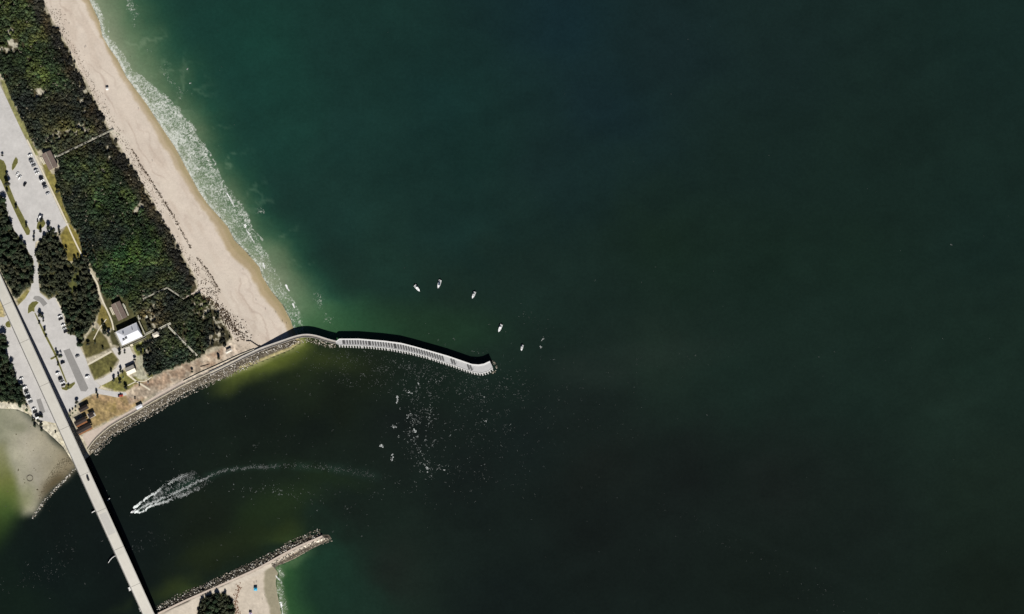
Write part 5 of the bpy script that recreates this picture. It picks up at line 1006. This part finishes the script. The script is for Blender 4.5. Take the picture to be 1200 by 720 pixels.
for d in [('sedan', 'white', 35.6, 182.2, A, 'white sedan, northernmost of the row by the upper restroom building', gU), ('suv', 'grey', 36.8, 188.3, A, 'grey SUV in the upper row directly beside the restroom ramps', gU), ('sedan', 'silver', 38.2, 191.4, A, 'silver sedan between two grey cars in the upper row', gU), ('suv', 'grey', 40, 194.5, A, 'grey SUV just south of the silver sedan in the upper row', gU), ('suv', 'silver', 42.6, 200.3, A, 'silver SUV in the upper row, alone between two gaps', gU), ('sedan', 'white', 44.2, 203.4, A, 'white sedan next to the silver SUV in the upper row', gU),
          ('suv', 'black', 48.6, 208.8, A, 'black SUV at the head of the lower cluster in the upper lot', gU), ('sedan', 'white', 49.6, 212, A, 'white sedan between black cars beside the cream footpath', gU), ('sedan', 'black', 52, 216, A, 'black sedan in the lower cluster south of the white sedan', gU), ('suv', 'grey', 53.4, 220, A, 'dark grey SUV in the lower cluster by the footpath', gU), ('sedan', 'silver', 56.4, 227.3, A, 'silver sedan, southernmost of the row by the footpath', gU),
          ('sedan', 'white', 21, 204.6, 60, 'white sedan parked near the leaf-shaped grass island', gU), ('suv', 'white', 23.8, 208.6, 60, 'white SUV just below the white sedan by the leaf-shaped island', gU), ('suv', 'black', 29.8, 216.6, 58, 'lone black SUV driving across the upper lot', gU), ('van', 'white', 47.6, 254.6, 62, 'white van parked by the round tree island', gU),
          ('sedan', 'white', 70.6, 371, A, 'white sedan, northernmost beside the middle grove', gM), ('suv', 'black', 71.6, 374.2, A, 'black SUV second beside the middle grove', gM), ('sedan', 'white', 74.6, 381.2, A, 'white sedan halfway along the middle grove', gM), ('sedan', 'silver', 76, 385.4, A, 'silver sedan beside the middle grove', gM), ('suv', 'black', 77.6, 389, A, 'black SUV, last beside the middle grove', gM),
          ('sedan', 'grey', 91.2, 417.6, A, 'grey sedan at the east kerb beside the dark asphalt strip', gM), ('suv', 'white', 103, 441.8, A, 'white SUV at the southeast corner of the middle lot', gM), ('sedan', 'black', 71.2, 417.8, A, 'black sedan tucked beside the median trees', gM), ('suv', 'black', 74, 425.4, A, 'black SUV alone east of the median', gM), ('suv', 'white', 68.2, 437.8, A, 'white SUV beside the bridge shadow west of the median', gM), ('sedan', 'black', 70.9, 443.4, A, 'black sedan west of the median above a white car', gM), ('suv', 'grey', 71.8, 446, A, 'dark grey SUV between black and white cars west of the median', gM), ('sedan', 'white', 73.8, 448.6, A, 'white sedan west of the median near the hooked island', gM), ('sedan', 'black', 74.6, 451.4, A, 'black sedan nearest the hooked island', gM),
          ('sedan', 'white', 25.4, 444, A, 'white sedan, northernmost under the western grove', gW), ('suv', 'white', 29.6, 454.2, A, 'white SUV second under the western grove', gW), ('sedan', 'black', 31.2, 458.4, A, 'black sedan under the western grove', gW), ('sedan', 'silver', 32.4, 462, A, 'silver sedan between black cars in the western row', gW), ('suv', 'black', 33.6, 465, A, 'black SUV in the middle of the western row', gW), ('sedan', 'white', 35, 468.2, A, 'white sedan in the southern half of the western row', gW), ('suv', 'grey', 36.4, 471.4, A, 'dark grey SUV at the end of the grove in the western row', gW), ('sedan', 'white', 40.2, 479.4, A, 'white sedan at the head of the group beside the small asphalt patch', gW), ('suv', 'black', 41.6, 483, A, 'black SUV beside the small asphalt patch', gW), ('sedan', 'black', 43.6, 486.4, A, 'black sedan just north of the sand trees', gW), ('van', 'white', 45, 489.4, A, 'white van, last of the western row beside the sand trees', gW),
          ('pickup', 'red', 141.6, 464, 8, 'red pickup at the end of the spur drive', None)]: car(*d)
zb = bridge_z(560.5); car('suv', 'black', 105, 560.5, math.degrees(ang_b), 'black SUV driving over the bridge', None, zb + .02, 'moving_car')

# ------------------------------------------------------------------ boats
def boat(x, y, head, L_, top, label, grp='boats drifting off the jetty', name='fishing_boat'):
    e = tag(empty(name, (X(x), Y(y), 0), R(head)), label, 'boat', grp); W_ = L_ * .15; n = 9; secs = []
    for i in range(n):
        t_ = i / (n - 1); xx = -L_ / 2 + L_ * t_; hb = W_ * (1 - max(0, (t_ - .45) / .55) ** 2.2) + .02; sh = .9 + .45 * t_ ** 2
        secs.append([(xx, -hb, sh), (xx, -hb * .8, .1), (xx, 0, -.35 + .3 * t_ ** 3), (xx, hb * .8, .1), (xx, hb, sh)])
    m_ = MB(); vs_ = [p for s in secs for p in s]; fs2 = [(i * 5 + k, (i + 1) * 5 + k, (i + 1) * 5 + k + 1, i * 5 + k + 1) for i in range(n - 1) for k in range(4)] + [(0, 1, 2, 3, 4)]
    m_.add(vs_, fs2)
    for s in (-1, 1): m_.ribbon([(q[0][0] if s < 0 else q[4][0], (q[0] if s < 0 else q[4])[1] * .93, q[0][2]) for q in secs[:-1]], [(-.16, 0), (.16, 0), (.16, .12), (-.16, .12)])
    m_.build('hull', M['gel'], e)
    fl = MB(); k = 7; vs_ = []
    for s in secs[:k]: vs_ += [(s[0][0], s[0][1] * .9, .55), (s[4][0], s[4][1] * .9, .55)]
    fl.add(vs_, [(2 * i, 2 * i + 2, 2 * i + 3, 2 * i + 1) for i in range(k - 1)]).build('cockpit_floor', M['boatfloor'], e)
    fd = MB(); vs_ = []
    for s in secs[5:]: vs_ += [(s[0][0], s[0][1] * .92, s[0][2] + .04), (s[4][0], s[4][1] * .92, s[0][2] + .04)]
    fd.add(vs_, [(2 * i, 2 * i + 2, 2 * i + 3, 2 * i + 1) for i in range(3)]).build('foredeck', M['gel'], e)
    c = MB().box((-.2, 0, 1.1), (1.2, W_ * .8, 1.1), 0, .85).build('console', M['gel'], e); MB().box((.25, 0, 1.85), (.08, W_ * .8, .45)).build('windscreen', M['glass'], c)
    MB().box((-1.4, 0, .95), (.7, W_ * .9, .75)).build('helm_seat', M['gel'], e)
    if top:
        tt = MB().box((-.5, 0, 2.55), (L_ * .26, W_ * 1.45, .1)).build('hardtop', M[top], e)
        for a in (-1, 1):
            for b in (-1, 1): MB().tube((-.5 + a * L_ * .1, b * W_ * .55, .8), (-.5 + a * L_ * .1, b * W_ * .6, 2.5), .04).build('post', M['steel'], tt)
    for b in ((-.35, .35) if L_ > 8.5 else (0,)): MB().box((-L_ / 2 - .3, b, .95), (.6, .42, .75), 0, .8).box((-L_ / 2 - .25, b, .3), (.25, .15, 1.0)).build('outboard_motor', M['motor'], e)
    return e
boat(489, 338.2, -50, 9.6, 'gel', 'white motorboat with white top, westernmost of the boats off the jetty')
boat(514.6, 333.3, -106, 10.2, 'canvas_blue', 'white motorboat with dark canopy, northernmost of the boats off the jetty')
boat(555, 346.2, -113, 8.6, 'boatfloor', 'small white motorboat with grey top, middle one of the drifting boats')
boat(586, 385, -112, 9.6, 'gel', 'all-white motorboat just northeast of the pier tip')
boat(611.6, 408, -102, 7.2, 'boatfloor', 'smallest greyish boat, easternmost beyond the pier tip')
boat(156.3, 599.6, 205, 7.4, None, 'small white speedboat running toward the bridge ahead of its wake', None, 'speedboat')

# ------------------------------------------------------------------ people on the beach and pier, sun shades
def person_proto():
    me = bpy.data.meshes.new('person'); J = [(0, 0, .95, .13), (0, 0, 1.15, .12), (0, 0, 1.36, .15), (0, 0, 1.48, .06), (0, .02, 1.58, .085), (0, .02, 1.68, .09), (0, .01, 1.76, .06)]
    for s in (-1, 1): J += [(s * .19, 0, 1.40, .06), (s * .27, -.02, 1.14, .045), (s * .29, .06, .90, .035), (s * .29, .09, .80, .03), (s * .10, 0, .88, .09), (s * .12, .03, .5, .06), (s * .12, -.02, .09, .045), (s * .13, .12, .04, .035)]
    E = [(0, 1), (1, 2), (2, 3), (3, 4), (4, 5), (5, 6)]
    for q in (7, 15): E += [(2, q), (q, q + 1), (q + 1, q + 2), (q + 2, q + 3), (0, q + 4), (q + 4, q + 5), (q + 5, q + 6), (q + 6, q + 7)]
    me.from_pydata([j[:3] for j in J], E, []); ob = bpy.data.objects.new('person', me); col.objects.link(ob)
    md = ob.modifiers.new('skin', 'SKIN')
    if not me.skin_vertices: 
        import bmesh
        bm = bmesh.new(); bm.from_mesh(me); bm.verts.layers.skin.verify(); bm.to_mesh(me); bm.free()
    for v_, j in zip(me.skin_vertices[0].data, J): v_.radius = (j[3], j[3])
    me.skin_vertices[0].data[0].use_root = True
    sb = ob.modifiers.new('sub', 'SUBSURF'); sb.levels = 1; sb.render_levels = 1
    dg = bpy.context.evaluated_depsgraph_get(); dg.update(); m2 = bpy.data.meshes.new_from_object(ob.evaluated_get(dg)); bpy.data.objects.remove(ob); m2.name = 'person'; m2.materials.clear(); m2.materials.append(M['skin']); return m2
pm = person_proto()
def cloth(z0, z1, r0, r1): return MB().tube((0, 0, z0), (0, .005, z1), r0, r1, 12)
short_me = cloth(.66, 1.02, .225, .19).mesh('shorts'); hair_me = MB().tube((0, .01, 1.70), (0, .0, 1.83), .115, .05, 10).mesh('hair'); shirt_me = cloth(1.0, 1.45, .2, .22).mesh('shirt'); hair_me.materials.append(M['hair'])
cl_m = {c: mat('cloth_' + c, rgb, .85, .08, 3) for c, rgb in dict(navy=(.02, .03, .07), red=(.35, .04, .04), white=(.7, .7, .68), black=(.015, .015, .015), teal=(.04, .2, .2)).items()}
for c in cl_m:
    pass
sh_m = {}; st_m = {}
for c, m_ in cl_m.items():
    a = short_me.copy(); a.materials.append(m_); sh_m[c] = a; a = shirt_me.copy(); a.materials.append(m_); st_m[c] = a
def person(x, y, z, lab, sc, tc_=None, rz=0):
    e = link_mesh('person', pm, None, None, (X(x), Y(y), z), rz); tag(e, lab, 'person')
    link_mesh('shorts', sh_m[sc], None, e); link_mesh('hair', hair_me, None, e)
    if tc_: link_mesh('shirt', st_m[tc_], None, e)
gzp = lambda x, y: ground_z(x, y)
for x, y, lab, s, t_ in ((285, 317, 'person in navy shorts at the wet sand edge of the upper beach', 'navy', None), (300.3, 352.5, 'person in a black shirt standing mid beach north of the jetty', 'black', 'black'), (311.3, 363, 'person in red shorts on the dry sand near the jetty', 'red', None), (323.5, 367, 'person on wet sand above the pair near the jetty', 'black', None), (331, 377.5, 'person in a teal shirt by the waterline next to the jetty', 'navy', 'teal'), (335.8, 380, 'person in a black shirt nearest the jetty at the waterline', 'black', 'black'), (99.8, 56.5, 'person in black lying area at the north end of the beach', 'black', 'black'), (101, 55.5, 'second person at the north end of the beach in navy', 'navy', 'navy'), (178.8, 189.5, 'person in a black shirt alone on the upper middle beach', 'black', 'black'), (162.3, 128.5, 'person in red at the edge of the wet sand further north', 'red', 'red'), (124, 102.3, 'person standing beside the white beach umbrella', 'navy', 'black'), (298, 684, 'person in a black shirt north of the turquoise shade', 'black', 'black'), (300.8, 682.5, 'person in navy behind the turquoise shade', 'navy', 'navy'), (310.8, 699, 'person in black toward the water on the southern beach', 'black', 'black'), (307.5, 702.7, 'person in navy shorts on the open southern beach', 'navy', None)):
    person(x, y, gzp(x, y), lab, s, t_, random.uniform(0, 6))
person(152.6, 66.5, -.85, 'person wading chest-deep in the pale surf', 'black', 'black')
for x, y, lab, s in ((429, 404, 'person fishing at the south rail near the start of the pier', 'black'), (456, 404.5, 'person in red on the grates of the pier', 'red'), (535.5, 426.5, 'person at the south rail toward the pier tip', 'navy'), (554.5, 433.5, 'person at the rail just before the pier tip', 'black')):
    person(X(x, pz) + 600, 360 - Y(y, pz), pz + .05, lab, s, s, random.uniform(0, 6))
def canopy(x, y, s, m_, lab):
    z = gzp(x, y); e = tag(empty('beach_canopy', (X(x), Y(y), z), R(-4)), lab, 'beach canopy'); hip(s, s * .85, 2.1, .7, .1, .12).build('canopy', M[m_], e)
    for a in (-1, 1):
        for b in (-1, 1): MB().tube((a * s * .46, b * s * .4, 0), (a * s * .46, b * s * .4, 1.95), .04).build('leg', M['steel'], e)
canopy(299.8, 690.3, 3.9, 'cyan_fabric', 'turquoise pop-up shade on the southern beach'); canopy(294, 719.2, 3.2, 'lilac_fabric', 'lilac pop-up shade at the bottom of the southern beach')
e = tag(empty('beach_umbrella', (X(126), Y(104.5), gzp(126, 104.5))), 'white beach umbrella on the upper beach near the dune', 'umbrella')
um = MB(); n = 10; rim = [(1.9 * math.cos(2 * math.pi * k / n), 1.9 * math.sin(2 * math.pi * k / n), 1.75) for k in range(n)]; um.add(rim + [(0, 0, 2.4)] + [(a, b, c - .04) for a, b, c in rim] + [(0, 0, 2.36)], [(k, (k + 1) % n, n) for k in range(n)] + [((k + 1) % n + n + 1, k + n + 1, 2 * n + 1) for k in range(n)])
um.build('canopy', M['white_fabric'], e); MB().tube((0, 0, -.3), (0, 0, 2.45), .03).build('pole', M['steel'], e)
print('trees per grove', cnt)
